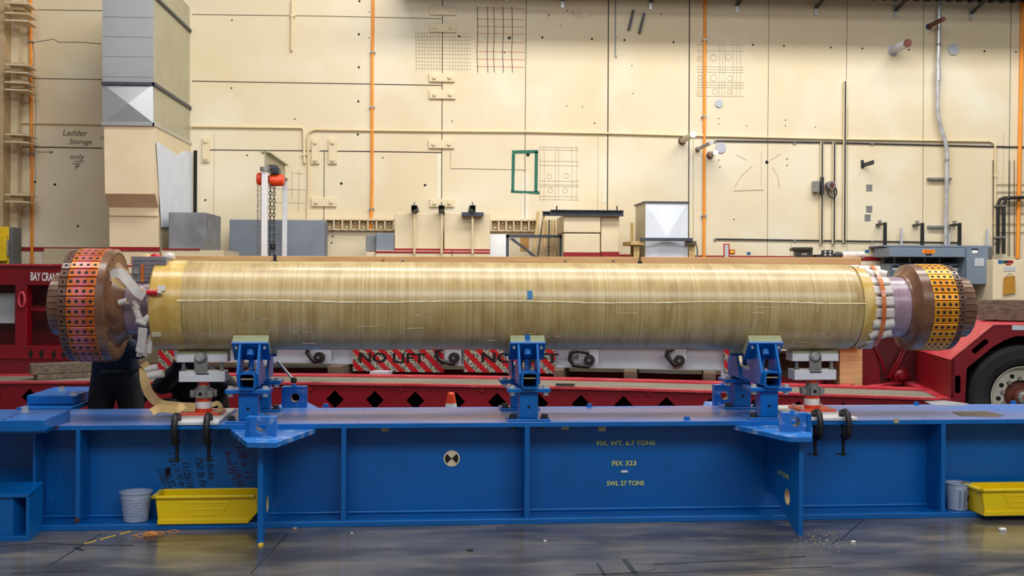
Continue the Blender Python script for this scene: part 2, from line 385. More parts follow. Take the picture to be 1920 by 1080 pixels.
mb.ribbon(wl([(547, 372), (548, 320)]), .006); mb.ribbon(wl([(552, 325), (568, 326)]), .006); mb.ribbon(wl([(510, 354), (575, 356)]), .005); mb.ribbon(wl([(515, 380), (570, 381)]), .005); mb.ribbon(wl([(561, 318), (560, 398)]), .006)
part('pencil_sketch', mb, 'pencil_light', wall)
mb = MB()
mb.ribbon(wl([(63, 79), (85, 76), (100, 73), (110, 79), (150, 79), (190, 82)], -.005), .008)
mb.ribbon(wl([(61, 82), (65, 100), (63, 140), (68, 200), (65, 280), (67, 340), (63, 382), (45, 388), (33, 398)], -.005), .006)
s1 = .0081
mb2 = MB()
for s, x, y, h, wd, r in (('Ladder', 141, 249, 11, 44, -.03), ('Storage', 151, 267, 13, 40, 0), ('only', 145, 295, 12, 26, 0), ('P', 145, 313, 10, 8, 0)):
    text_mb(s, P3(W, x, y, -.005), h*s1, wd*s1, r, .2, mb2)
for pts in ([(138, 303), (158, 301)], [(134, 307), (156, 305)], [(70, 285), (100, 285), (92, 281)], [(100, 285), (92, 288)], [(196, 255), (188, 258), (196, 261)]): mb2.ribbon(wl(pts, -.005), .008)
part('handwriting', mb2, 'pencil', wall, label='black marker handwriting reading Ladder Storage only')
part('surface_crack', mb, 'pencil', wall)
# red floor-height stripe painted on wall, wall lower skirting board
mb = MB()
for a, b in (((33, 464, 82, 472)), ((1290, 479, 1660, 486))) if False else ():
    pass
pbox(W, 33, 464, 310, 472, -.006, 0, mb); 
u0 = P(W, 1290, 482, 0)[0]; u1 = P(W, 1662, 484, 0)[0]; z0 = P(W, 1475, 488, 0)[1]; z1 = P(W, 1475, 480, 0)[1]
mb.box((u0, -.006, z0), (u1, 0, z1)); pbox(W, 1160, 477, 1205, 484, -.006, 0, mb)
part('red_stripe', mb, 'red_stripe', wall, label='dark red stripe')
# lower cream skirting panel at left
single('wall_board', pbox(W, 82, 466, 150, 520, -.08, -.008), 'cream', 'low cream board standing against the wall above the red trailer', 'board', W, bevel=.006)
# green tape rectangle
mb = MB(); vv = -.006
for a, b, c, d in (((960, 282), (1009, 281), (1009, 287), (961, 288)), ((960, 288), (966, 288), (964, 359), (959, 358)), ((1003, 284), (1009, 284), (1008, 360), (1002, 360)), ((958, 357), (1012, 359), (1012, 364), (958, 361))):
    mb.prism([P3(W, *a, vv), P3(W, *b, vv), P3(W, *c, vv), P3(W, *d, vv)], (0, .004, 0))
single('tape_rectangle', mb, 'tape_green', 'green masking tape stuck in an upright rectangle on the cream wall', 'tape', W, base=P3(W, 985, 363, 0))
# bolted splice plates
def splice(x0, y0, x1, y1, label):
    o = thing('splice_plate', label, 'plate', W, P3(W, (x0+x1)/2, y1, 0), 'bolted plates on the wall joints')
    part('plate', pbox(W, x0, y0, x1, y1, -.035, -.001), 'cream', o, .004)
    if x1-x0 > y1-y0: pts = [(x0+(x1-x0)*.2, (y0+y1)/2), (x0+(x1-x0)*.8, (y0+y1)/2)]
    else: pts = [((x0+x1)/2, y0+(y1-y0)*.15), ((x0+x1)/2, y0+(y1-y0)*.85)]
    for p in pts: part('bolt', MB().hexbolt(P3(W, *p, -.035), (0, -1, 0), .026, .03), 'cream', o)
for a in ((806, 12, 855, 28, 'cream bolted plate across the wall joint, topmost in the column'), (806, 44, 855, 60, 'cream bolted plate across the wall joint, second from the top'),
          (805, 137, 853, 153, 'cream bolted plate across the wall joint just below the fine pencil grid'), (805, 169, 854, 185, 'cream bolted plate on the wall joint, fourth down in the column'),
          (804, 262, 852, 278, 'cream bolted plate on the wall joint just under the long cream pipe'), (806, 373, 852, 388, 'cream bolted plate just above the black clamp tube on the cream block'),
          (584, 260, 599, 307, 'upright cream bolted plate, left of the close pair beside the bent pipe'), (616, 260, 632, 307, 'upright cream bolted plate, right of the close pair beside the bent pipe'),
          (379, 258, 393, 304, 'upright cream bolted plate standing alone beside the duct'), (584, 371, 631, 387, 'wide cream bolted plate low on the wall below the upright pair')): splice(*a)
# cream conduits
def wpipe(name, pts, r, mat, label, cat='pipe', v=None, clips=(), group=None):
    v = -r-.004 if v is None else v
    o = thing(name, label, cat, W, P3(W, *pts[-1], 0), group)
    part('tube', MB().tube([P3(W, x, y, v) for x, y in pts], r, 10), mat, o)
    for x, y in clips:
        u, z = P(W, x, y, v); part('clip', MB().box((u-r*1.7, v-r*1.2, z-.012), (u+r*1.7, 0, z+.012)), 'steel' if mat != 'cream_pipe' else 'cream', o)
    return o
wpipe('conduit', [(0, 238), (28, 231), (33, 230), (192, 233)], .018, 'cream_pipe', 'cream pipe running from the left column behind the duct')
wpipe('conduit', [(360, 237), (566, 239), (569, 243), (571, 306)], .02, 'cream_pipe', 'cream pipe right of the duct that turns down beside the bent pipe', clips=((571, 290),))
wpipe('conduit', [(577, 418), (577, 395), (579, 340), (577, 258), (580, 248), (590, 243), (830, 246), (985, 247), (1140, 250), (1290, 254), (1500, 259), (1600, 261), (1855, 265), (1863, 268), (1866, 275), (1866, 455)], .018, 'cream_pipe',
      'long cream pipe crossing most of the wall with bent down ends', clips=((579, 416), (1070, 248), (1866, 330), (1866, 420)))
wpipe('conduit', [(548, 0), (547, 95)], .02, 'cream_pipe', 'short cream upright conduit ending in mid wall near the top', clips=((549, 30),))
wpipe('hanging_cable', [(57, -10), (58, 120), (60, 300), (60, 497)], .022, 'orange_cable', 'orange cord hanging down the wall beside the left column', 'cord', clips=((58, 79), (60, 289)))
wpipe('hanging_cable', [(700, -10), (698, 120), (698, 340), (697, 390), (695, 432)], .022, 'orange_cable', 'orange cord hanging straight down onto the small grey blocks', 'cord', clips=((699, 98), (698, 201), (697, 392)))
wpipe('hanging_cable', [(1322, -10), (1321, 200), (1320, 490)], .022, 'orange_cable', 'orange cord hanging down past the rusty pipe stubs right of the white box', 'cord', clips=((1321, 75), (1320, 219), (1320, 405)))
wpipe('hanging_cable', [(1918, -10), (1914, 200), (1908, 485)], .03, 'orange_cable', 'wide orange cord at the right edge of the picture', 'cord')
wpipe('black_rail', [(1340, 264), (1541, 267), (1925, 276)], .011, 'black_steel', 'thin black rail fixed along the wall above the arrow sketch', 'rail', clips=((1341, 265), (1490, 268), (1635, 270)))
wpipe('black_rail', [(1340, 448), (1541, 451), (1800, 455)], .011, 'black_steel', 'thin black rail low on the wall just above the red stripe', 'rail', clips=((1341, 449), (1490, 451), (1635, 453)))
def strut(x, y0, y1, label, mat='steel'):
    o = thing('strut_channel', label, 'channel', W, P3(W, x, y1, 0), 'upright struts on the wall')
    pbox(W, x-2.5, y0, x+2.5, y1, -.06, -.025, m := MB()); part('channel', m, 'cream', o)
    pbox(W, x-.6, y0, x+2, y1, -.065, -.06, m := MB()); part('slot', m, 'black_steel', o)
strut(1541, 266, 458, 'upright strut with the grey junction box on it'); strut(1564, 266, 458, 'upright strut holding the round brown fitting'); strut(1584, 152, 455, 'tallest upright strut, rising above the black rail')
# hardware on struts
o = thing('junction_box', 'grey galvanised junction box on the twin upright struts', 'box', W, P3(W, 1530, 360, 0))
part('box', pbox(W, 1526, 339, 1537, 360, -.12, -.02), 'steel', o, .006); part('bracket', pbox(W, 1540, 332, 1545, 364, -.14, -.07), 'black_steel', o)
o = thing('cable_fitting', 'round brown fitting with a looped strap hanging on the right strut', 'fitting', W, P3(W, 1562, 372, 0))
c = P3(W, 1560, 347, -.2); part('housing', MB().cyl(c, (c[0], -.05, c[2]), .065, n=20), 'steel', o); part('plug', MB().cyl((c[0], c[1]-.02, c[2]), c, .035, n=16), 'rust', o)
part('loop', MB().tube([P3(W, 1561+8*math.sin(t*.45), 360+11*math.cos(t*.45), -.12) for t in range(14)], .012, 6, closed=True), 'black_steel', o)
# tilted dark bars, blue string
for a, b, lb in (((1188, 19), (1179, 56), 'dark channel bar leaning on the wall near the top, left of the pair'), ((1208, 25), (1199, 62), 'dark channel bar on the wall near the top, right of the pair')):
    p, q = P3(W, *a, -.04), P3(W, *b, -.04); single('tilted_bar', MB().hexa([(q[0]-.018, -.06, q[2]), (q[0]+.018, -.06, q[2]), (q[0]+.018, -.005, q[2]), (q[0]-.018, -.005, q[2]), (p[0]-.018, -.06, p[2]), (p[0]+.018, -.06, p[2]), (p[0]+.018, -.005, p[2]), (p[0]-.018, -.005, p[2])]), 'black_steel', lb, 'bar', W, 'pair of tilted bars')
wpipe('thin_hose', [(1154, -10), (1154, 60), (1154, 106)], .008, 'cabinet_grey', 'thin grey blue hose hanging from the top beside the tilted bars', 'hose', clips=((1155, 106), (1155, 69)))
# round cover plates and stubs
for x, y, r, lb in ((1348, 194, 7.5, 'small round grey cover plate below the circle sketch'), (1351, 277, 10, 'round grey cover plate at the left end of the black rail'), (1787, 93, 10.5, 'large round grey cover plate right of the silver pipe')):
    p = P3(W, x, y, -.001); single('cover_plate', MB().cyl(p, (p[0], -.02, p[2]), r*s1, n=28), 'white_paint', lb, 'plate', W, 'round cover plates')
def stub(x, y, ex, ey, r, flm, pm, em, label, L=.35):
    p = P3(W, x, y, -.001); q = P3(W, ex, ey, -L)
    o = thing('pipe_stub', label, 'pipe', W, p, 'pipe stubs poking out of the wall')
    part('flange', MB().cyl(p, (p[0], -.02, p[2]), r*1.35, n=22), flm, o); part('tube', MB().cyl((p[0], -.02, p[2]), (p[0], -L, p[2]), r, n=20), pm, o)
    part('end_cap', MB().cyl((p[0], -L, p[2]), (p[0], -L-.02, p[2]), r*1.05, n=20), em, o)
stub(1279, 264, 1286, 259, .045, 'rust', 'galv_olive', 'white', 'rusty pipe stub with a white end, leftmost of the three', .75)
stub(1308, 280, 1322, 275, .028, 'rust', 'steel', 'steel_bright', 'small rusty pipe stub with a shiny tip beside the orange cord', .85)
stub(1331, 291, 1335, 289, .04, 'rust', 'steel', 'white', 'rusty pipe stub right of the orange cord, lowest of the three', .35)
stub(1674, 95, 1683, 91, .06, 'white_paint', 'white_paint', 'rust', 'thick grey pipe stub with a brown end high on the wall', .55)
stub(1741, 50, 1752, 49, .035, 'cap_blue', 'rust', 'rust', 'rusty pipe stub on a blue disc beside the silver pipe', .5)
# silver conduit
o = wpipe('silver_conduit', [(1761, 2), (1760, 80), (1758, 150), (1758, 212), (1763, 235), (1773, 268), (1776, 290), (1775, 340), (1774, 400), (1773, 470)], .032, 'steel_bright', 'silver conduit running down the wall into the grey switchgear', 'pipe', v=-.1)
part('coupling', MB().cyl(P3(W, 1759, 127, -.1), P3(W, 1759, 152, -.1), .045, n=14), 'steel_bright', o)
for y in (298, 82): part('collar', MB().cyl(P3(W, 1775 if y > 200 else 1760, y, -.1), P3(W, 1775 if y > 200 else 1760, y+4, -.1), .038, n=14), 'steel', o)
for x0, x1, y, lb in ((1741, 1785, 335, 'slotted steel bracket arm behind the silver conduit, upper one'), (1741, 1782, 425, 'slotted steel bracket arm behind the silver conduit, lower one')):
    p = P3(W, (x0+x1)/2, y, -.06); m = MB(); pbox(W, x0, y-2, x1, y+2, -.07, -.005, m); single('slotted_bracket', m, 'steel', lb, 'bracket', W, 'slotted arms')
# black L hangers above the switchgear
for x, y0, y1, lb in ((1661, 417, 462, 'black L shaped hanger at the left end of the switchgear'), (1731, 418, 463, 'black L shaped hanger over the middle of the switchgear'), (1801, 418, 464, 'black L shaped hanger right of the silver conduit')):
    o = thing('wall_hanger', lb, 'hanger', W, P3(W, x, y1, 0), 'black hangers over the switchgear')
    m = MB(); pbox(W, x-3, y0, x+2, y1+6, -.35, -.30, m); part('post', m, 'black_iron', o)
    m = MB(); u, z = P(W, x, y0+1, -.33); m.box((u-.03, -.33, z-.03), (u+.005, 0, z)); part('arm', m, 'black_iron', o)
    p = P3(W, x-12, y0+2, -.01); part('clamp', MB().box((p[0]-.02, -.05, p[2]-.03), (p[0]+.02, 0, p[2]+.05)), 'steel', o)
for x, y0, y1, lb in ((1691, 427, 458, 'short grey upright rod above the switchgear, left one'), (1780, 438, 460, 'short grey upright rod beside the silver conduit'), (1852, 430, 466, 'short grey upright rod at the right end of the switchgear')):
    m = MB(); pbox(W, x-1.5, y0, x+1.5, y1+4, -.1, -.06, m); single('short_rod', m, 'white_paint', lb, 'rod', W, 'rods above the switchgear')
m = MB(); pbox(W, 1615, 300, 1620, 315, -.02, 0, m); u0, z0 = P(W, 1620, 310, -.02); u1, z1 = P(W, 1639, 302, -.35); 
m.hexa([(u0-.02, -.02, z0-.03), (u1-.0, -.35, z1-.05), (u1, -.32, z1-.05), (u0, -.0, z0-.03), (u0-.02, -.02, z0+.03), (u1, -.35, z1+.02), (u1, -.32, z1+.02), (u0, 0, z0+.03)])
single('angle_bracket', m, 'black_steel', 'dark angled steel arm standing out of the wall right of the tall strut', 'bracket', W)
for x, y, lb in ((1630, 352, 'square grey patch plate, highest of the three'), (1630, 392, 'square grey patch plate in the middle of three'), (1627, 408, 'square grey patch plate, lowest of the three')):
    m = MB(); pbox(W, x-5.5, y-6, x+5.5, y+6, -.008, 0, m); single('patch_plate', m, 'steel', lb, 'plate', W, 'square patch plates')
# orange/yellow small notices
for x0, y0, x1, y1, mt, lb, cat in ((1357, 457, 1368, 485, 'sign_red', None, 'sign'),):
    o = thing('notice_card', 'narrow white notice with a red border on the wall by the cord', 'sign', W, P3(W, 1362, 485, 0))
    part('border', pbox(W, x0, y0, x1, y1, -.012, -.001), mt, o); part('face', pbox(W, x0+2, y0+2, x1-2, y1-2, -.015, -.012), 'paper', o)
o = thing('notice_card', 'small orange and yellow notice beside the narrow white one', 'sign', W, P3(W, 1373, 476, 0))
part('border', pbox(W, 1368, 468, 1378, 476, -.012, -.001), 'sign_red', o); part('face', pbox(W, 1369.5, 469.5, 1376.5, 474.5, -.015, -.012), 'yellow_box', o)
for x, y, lb in ((1404, 475, 'small blue sticker on the wall over the black case, left one'), (1626, 471, 'small blue sticker on the wall near the switchgear')):
    single('sticker', pbox(W, x-3.5, y-2.5, x+3.5, y+2.5, -.006, 0), 'cap_blue', lb, 'sticker', W, 'blue stickers')
# ribbed rack rails
def rack(x0, x1, y0, y1, label, n, rodd=1):
    o = thing('rack_rail', label, 'rail', W, P3(W, (x0+x1)/2, y1, 0), 'ribbed rails along the wall')
    m = MB(); pbox(W, x0, y0, x1, y1, -.03, -.001, m); part('back_plate', m, 'cream_dark', o)
    m = MB(); pbox(W, x0, y0, x1, y0+3, -.13, -.03, m); pbox(W, x0, y1-2, x1, y1, -.06, -.03, m); part('lip', m, 'cream', o)
    for k in range(n+1):
        x = x0+2+(x1-x0-4)*k/n; m = MB(); pbox(W, x-1.2, y0+2, x+1.2, y1-1, -.13, -.03, m); part('rib', m, 'cream', o)
        if k < n: part('bolt', MB().cyl(P3(W, x+(x1-x0)/n/2, y0+(7 if k % 2 else 16), -.03), P3(W, x+(x1-x0)/n/2, y0+(7 if k % 2 else 16), -.055), .022, n=10), 'cream', o)
rack(508, 606, 410, 421, 'narrow ribbed rail above the grey paint patch', 3)
rack(608, 740, 410, 432, 'ribbed bolted rail left of the tall cream blocks', 8)
rack(919, 1008, 411, 434, 'ribbed bolted rail right of the tall cream blocks', 6)
# ---------------------------------------------------------------- ledge at top right with arms
o = thing('overhead_ledge', 'dark corrugated ledge crossing the top right corner of the picture', 'ledge', W, P3(W, 1700, 0, 0))
zt = P(W, 1920, 7, 0)[1]+.03
m = MB(); m.box((-1.7, -1.0, zt), (10, -.002, zt+.06)); part('deck', m, 'slate_steel', o)
m = MB()
for k in range(68): m.box((-1.6+k*.17, -1.0, zt-.03), (-1.53+k*.17, -.01, zt))
part('corrugation', m, 'black_steel', o)
part('edge_angle', MB().box((-1.7, -1.03, zt-.03), (10, -1.0, zt+.12)), 'black_steel', o)
for x, y in ((951, 2), (1055, 14), (1220, 17), (1382, 23), (1530, 28), (1679, 33), (1821, 38)):
    f = P3(W, x, y-6, -.03); m = MB(); m.box((f[0]-.025, -.03, f[2]-.05), (f[0]+.025, -.002, f[2]+.14)); part('foot', m, 'steel_bright', o)
    part('arm', MB().hexa([(f[0]-.03, -.08, f[2]+.07), (f[0]+.03, -.08, f[2]+.07), (f[0]+.03, -.03, f[2]+.05), (f[0]-.03, -.03, f[2]+.05), (f[0]-.03, -.98, zt-.001), (f[0]+.03, -.98, zt-.001), (f[0]+.03, -.85, zt-.001), (f[0]-.03, -.85, zt-.001)]), 'black_iron', o)
# ---------------------------------------------------------------- left column with brackets
o = thing('steel_column', 'cream steel column with welded brackets at the left edge', 'column', W, P3(W, 20, 500, -.5))
u0 = P(W, -10, 300, -.2)[0]; u1 = P(W, 32, 300, -.2)[0]
part('web', MB().box((u0, -.18, 0), (u1, -.02, 6.6)), 'cream', o)
part('flange', MB().box((u0-.1, -.45, 0), (u0+.22, -.18, 6.6)), 'cream_dark', o)
for y in (3, 22, 36, 119, 133, 152, 166, 250, 264, 363, 376):
    a = P(W, 9, y, -.6); b = P(W, 54, y, -.6)
    part('bracket', MB().prism([(a[0], -.6, a[1]), (b[0], -.6, a[1]-.01), (b[0]-.02, -.19, a[1]-.01), (a[0]+.18, -.19, a[1])], (0, 0, -.02)), 'cream', o)
for y in (12, 126, 158, 257, 370):
    a = P3(W, 30, y, -.4); part('bracket_web', MB().box((a[0]-.04, -.5, a[2]-.07), (a[0]+.14, -.19, a[2]+.05)), 'cream_dark', o)
# yellow panel at left edge
o = thing('yellow_switch_box', 'yellow control box mounted at the left edge above the trailer', 'box', W, P3(W, 10, 497, -.8))
part('back_panel', pbox(W, -10, 425, 17, 500, -1.2, -1.1), 'yellow_box', o, .01); part('front_box', pbox(W, -10, 440, 11, 490, -1.3, -1.2), 'yellow_box', o, .015)
part('side_frame', pbox(W, 17, 426, 25, 500, -1.2, -.9), 'cabinet_dark', o); part('handle', pbox(W, 11, 449, 15, 480, -1.27, -1.2), 'steel', o, .01)
# ---------------------------------------------------------------- duct
DB = -.003
DF = -2.08
o = thing('air_duct', 'tall rectangular air duct, bare galvanised above and cream painted below', 'duct', W, P3(W, 250, 470, -1))
def duct_sec(name, xt0, xt1, yt, xb0, xb1, yb, m_front, m_side, vt=DF, vb=DF):
    a = P(W, xt0, yt, vt); b = P(W, xt1, yt, vt); c = P(W, xb0, yb, vb); d = P(W, xb1, yb, vb); zt_, zb_ = a[1], c[1]
    m = MB(); m.mat(0).add([(a[0], vt, zt_), (b[0], vt, zt_), (d[0], vb, zb_), (c[0], vb, zb_)], [(0, 1, 2, 3)])
    m.mat(1).add([(b[0], vt, zt_), (b[0], DB, zt_), (d[0], DB, zb_), (d[0], vb, zb_)], [(0, 1, 2, 3)])
    m.add([(a[0], vt, zt_), (c[0], vb, zb_), (c[0], DB, zb_), (a[0], DB, zt_)], [(0, 1, 2, 3)])
    m.add([(a[0], vt, zt_), (a[0], DB, zt_), (b[0], DB, zt_), (b[0], vt, zt_)], [(0, 1, 2, 3)])
    m.add([(c[0], vb, zb_), (d[0], vb, zb_), (d[0], DB, zb_), (c[0], DB, zb_)], [(0, 1, 2, 3)])
    return part(name, m, [m_front, m_side], o), (a, b, c, d)
up, q = duct_sec('upper_section', 192, 288, -60, 192, 288, 156, 'galv', 'galv_olive')
for y in (31, 68, 105, 143):
    a = P(W, 192, y, DF); b = P(W, 288, y, DF); m = MB().cyl((a[0], DF, a[1]), (b[0], DF, a[1]), .006, n=6); part('crease', m, 'galv', up)
up2, q = duct_sec('cross_broken_section', 192, 288, 157, 193, 289, 232, 'galv', 'galv_olive')
cx_ = P3(W, 240.5, 194, DF-.05); c4 = [P3(W, 194, 158, DF-.001), P3(W, 287, 158, DF-.001), P3(W, 288, 231, DF-.001), P3(W, 194, 231, DF-.001)]
part('cross_break', MB().add([cx_]+c4, [(0, 1, 2), (0, 2, 3), (0, 3, 4), (0, 4, 1)]), 'galv', up2)
for yy in (156, 232):
    a = P(W, 190, yy, DF-.02); b = P(W, 290, yy, DF-.02); m = MB().box((a[0], DF-.03, a[1]-.022), (b[0], DF, a[1]+.022)); m.box((b[0]-.03, DF-.03, a[1]-.022), (b[0]+.01, DB, a[1]+.022))
    part('joint_flange', m, 'slate_steel' if yy < 200 else 'galv', o, .004)
b = P(W, 290, 156, DF)[0]; z_ = P(W, 301, 0, DF+.2)[1]
part('joint_flange', MB().box((b-.03, DF-.03, z_-.02), (b+.01, DB, z_+.02)), 'slate_steel', o, .004)
duct_sec('painted_section', 195, 290, 234, 197, 291, 363, 'cream', 'cream')
low, q4 = duct_sec('painted_offset', 197, 291, 363, 205, 297, 389, 'cream', 'cream', DF, DF+.22)
duct_sec('painted_foot', 205, 297, 389, 206, 299, 520, 'cream', 'cream', DF+.22, DF+.22)
a, b = P(W, 206, 467, DF+.21), P(W, 299, 467, DF+.21); part('stripe', MB().box((a[0]-.004, DF+.21, a[1]-.025), (b[0]+.004, DF+.22, a[1]+.03)), 'red_stripe', o, label='dark red band')
a, b = P(W, 205, 403, DF+.2), P(W, 296, 403, DF+.2); part('seam_lip', MB().box((a[0], DF+.2, a[1]-.01), (b[0], DF+.22, a[1]+.01)), 'cream', o)
a = P(W, 291, 262, DF); m = MB(); ur = P(W, 291, 300, DF)[0]+.008
z1 = P(W, 291, 265, DF)[1]; z1b = P(W, 363, 288, DB)[1]; zb = P(W, 297, 395, DF)[1]
m.prism([(ur, DF+.02, z1), (ur, -.9, z1-.06), (ur, -.5, z1b-.01), (ur, DB-.02, z1b), (ur, DB-.02, zb-.15), (ur, DF+.3, zb-.2), (ur, DF+.25, zb)], (.012, 0, 0)); part('bare_side_sheet', m, 'primer_patch', o, label='unpainted pale side sheet')
m = MB(); pbox(W, 363, 282, 369, 400, -.02, -.006, m); part('doorway_gap', m, 'hole', wall)
# ---------------------------------------------------------------- concrete blocks, cream blocks along the wall
def block(x0, y0, x1, y1, v0, v1, mat, label, name='concrete_block', bevel=.012, group='blocks along the wall'):
    z1 = P(W, (x0+x1)/2, y0, v0)[1]; a, b = P(W, x0, (y0+y1)/2, v0)[0], P(W, x1, (y0+y1)/2, v0)[0]
    zb = 0.0 if y1 in (520, 540) else P(W, (x0+x1)/2, y1, v0)[1]
    return single(name, MB().box((a, v0, zb), (b, v1, z1)), mat, label, 'block', W, group, bevel)
block(316, 398, 386, 469, -1.9, -.9, 'concrete', 'rough grey concrete block beside the duct')
block(430, 412, 608, 540, -.55, -.08, 'concrete_blue', 'long smooth grey block behind the hoist frame')
o = single('block_shelf', pbox(W, 303, 469, 420, 520, -1.95, -.85), ['cream'], 'cream plinth with a red top edge under the rough grey block', 'plinth', W)
part('stripe', pbox(W, 305, 466, 375, 469, -1.96, -1.95), 'red_stripe', o)
block(686, 440, 706, 471, -.9, -.3, 'concrete', 'small dark grey block under the orange cord'); block(705, 437, 739, 470, -1.0, -.3, 'concrete_blue', 'small pale grey block beside the tall cream blocks')
def cblock(x0, y0, x1, y1, v0, v1, label, stripe=None):
    o = thing('cream_block', label, 'block', W, P3(W, (x0+x1)/2, y1, v0), 'cream shielding blocks')
    part('body', pbox(W, x0, y0, x1, y1, v0, v1), 'cream', o, .008)
    if stripe: part('stripe', pbox(W, x0-.1, stripe[0], x1+.1, stripe[1], v0-.004, v0+.05), 'red_stripe', o)
cblock(740, 399, 831, 474, -1.0, -.15, 'tall cream block, left of the pair with tie rods', (466, 471))
cblock(833, 399, 919, 474, -1.0, -.15, 'tall cream block, right of the pair with tie rods', (467, 472))
cblock(704, 470, 847, 520, -1.06, -.15, 'low cream block with a red top band under the tall left block', (471, 475))
cblock(848, 471, 919, 520, -1.06, -.15, 'low cream block with a red top band under the tall right block', (472, 475.5))
cblock(686, 472, 704, 520, -1.0, -.15, 'small low cream block under the dark grey block')
for x, lb, by in ((777, 'cream tie rod with a black clamp tube, left of three', 0), (828, 'cream tie rod with a black clamp tube, middle of three', 0), (886, 'cream tie rod with a black clamp tube on a flat bar, right of three', 1)):
    o = thing('tie_rod_clamp', lb, 'clamp', W, P3(W, x, 476, -1.1), 'tie rod clamps over the cream blocks')
    part('rod', MB().cyl(P3(W, x, 476, -1.1), P3(W, x, 398, -1.1), .017, n=10), 'cream_pipe', o)
    u, z = P(W, x, 391, -1.1); zt2 = z
    m = MB(); r_ = .042
    for (a0, b0, a1, b1) in ((-r_, -r_, r_, -r_+.008), (-r_, r_-.008, r_, r_), (-r_, -r_, -r_+.008, r_), (r_-.008, -r_, r_, r_)): m.box((u+a0, -1.18, z+b0), (u+a1, -.05, z+b1))
    part('square_tube', m, 'black_steel', o); part('tip', MB().cyl((u, -1.1, z+r_), (u, -1.1, z+r_+.05), .01, n=8), 'steel', o)
    part('nut', MB().cyl((u, -1.1, z-r_-.035), (u, -1.1, z-r_), .02, n=6), 'steel', o)
    if by: part('flat_bar', pbox(W, 866, 398, 907, 405, -1.14, -1.02), 'slate_steel', o)
# white panel, gate, lumber
single('leaning_sheet', pbox(W, 919, 439, 950, 520, -.5, -.42), 'daylight_panel', 'bright white sheet leaning beside the chain link gate', 'panel', W)
o = thing('mesh_gate', 'grey framed chain link gate leaning at the wall', 'gate', W, P3(W, 1000, 500, -.9))
g0 = P3(W, 949, 440, -.9); g1 = P3(W, 1054, 520, -.9); g1 = (g1[0], g1[1], 0.0)
m = MB(); t_ = .03
for a in ((g0[0], g1[2], g0[0]+.04, g0[2]), (g1[0]-.04, g1[2], g1[0], g0[2]), (g0[0], g0[2]-.04, g1[0], g0[2]), (g0[0], g1[2], g1[0], g1[2]+.04)): m.box((a[0], -.92, a[1]), (a[2], -.88, a[3]))
zq = P(W, 990, 484, -.9)[1]
m.hexa([(g0[0]+.42, -.92, zq), (g0[0]+.48, -.92, zq), (g0[0]+.48, -.9, zq), (g0[0]+.42, -.9, zq), (g0[0]+.04, -.92, g0[2]-.05), (g0[0]+.1, -.92, g0[2]-.05), (g0[0]+.1, -.9, g0[2]-.05), (g0[0]+.04, -.9, g0[2]-.05)])
part('frame', m, 'slate_steel', o)
m = MB(); h_ = g0[2]-g1[2]
for k in range(-36, 14):
    for sgn in (1, -1):
        x0 = g0[0]+k*.06; pts = []
        for j in range(61):
            z = g1[2]+h_*j/60; x = x0+(h_*j/60 if sgn > 0 else h_*(1-j/60))*1.0
            if g0[0]+.03 < x < g1[0]-.03: pts.append((x, -.9, z))
        if len(pts) > 1: m.tube([pts[0], pts[-1]], .0022, 4)
part('mesh', m, 'steel', o)
single('mustard_board', pbox(W, 976, 443, 992, 472, -.5, -.46), 'manila', 'mustard coloured board seen through the chain link gate', 'board', W)
for k in range(9):
    x = 999+k*5.2; t_ = 6+random.uniform(-3, 4) if k < 5 else 0
    a = P3(W, x-t_*.8, 520, -.75+.05*(k % 3)); b = P3(W, x+t_*1.2, 396+(k*4 if k < 4 else 16)-(k == 1)*3, -.2-.03*k)
    sl_ = (b[0]-a[0])/(b[2]-a[2]); a = (a[0]-sl_*a[2]*.8, a[1], 0.0); wd = .013
    single('lumber_strip', MB().hexa([(a[0]-wd, a[1], a[2]), (a[0]+wd, a[1], a[2]), (a[0]+wd, a[1]+.05, a[2]), (a[0]-wd, a[1]+.05, a[2]), (b[0]-wd, b[1], b[2]), (b[0]+wd, b[1], b[2]), (b[0]+wd, b[1]+.05, b[2]), (b[0]-wd, b[1]+.05, b[2])]),
           ('old_timber' if k in (2, 6) else 'pine' if k in (4,) else 'lumber'), 'thin wooden strip leaning in the bundle between the gate and the cream blocks', 'lumber', W, 'bundle of leaning wooden strips')
cblock(1057, 403, 1126, 436, -1.2, -.2, 'upper cream block in the stack beside the leaning lumber')
cblock(1057, 438, 1125, 520, -1.2, -.2, 'lower cream block with a red band beside the leaning lumber', (473, 482))
cblock(1127, 405, 1161, 520, -1.15, -.2, 'narrow upright cream block right of the stacked pair', (472, 482))
for x0, x1, y0, y1, v0, lb in ((1033, 1170, 393, 404, -1.25, 'dark steel beam lying on the stacked cream blocks, front one'), (1018, 1075, 396, 404, -.85, 'dark steel beam behind the front one on the cream blocks')):
    o = thing('steel_beam', lb, 'beam', W, P3(W, (x0+x1)/2, y1, v0), 'dark beams on the cream blocks')
    za, zb = P(W, x0, y1, v0)[1], P(W, x0, y0, v0)[1]; ua, ub = P(W, x0, y0, v0)[0], P(W, x1, y0, v0)[0]
    part('flange', MB().box((ua, v0, za), (ub, v0+.12, za+.012)), 'slate_steel', o); part('flange', MB().box((ua, v0, zb-.012), (ub, v0+.12, zb)), 'slate_steel', o); part('web', MB().box((ua, v0+.05, za), (ub, v0+.06, zb)), 'slate_steel', o)
for x in (1044, 1157): single('threaded_rod', MB().cyl(P3(W, x, 395, -1.18), P3(W, x, 386, -1.18), .01, n=8), 'black_steel', 'short rod standing up from the dark beam, %s end' % ('left' if x < 1100 else 'right'), 'rod', W, 'rods in the dark beam')
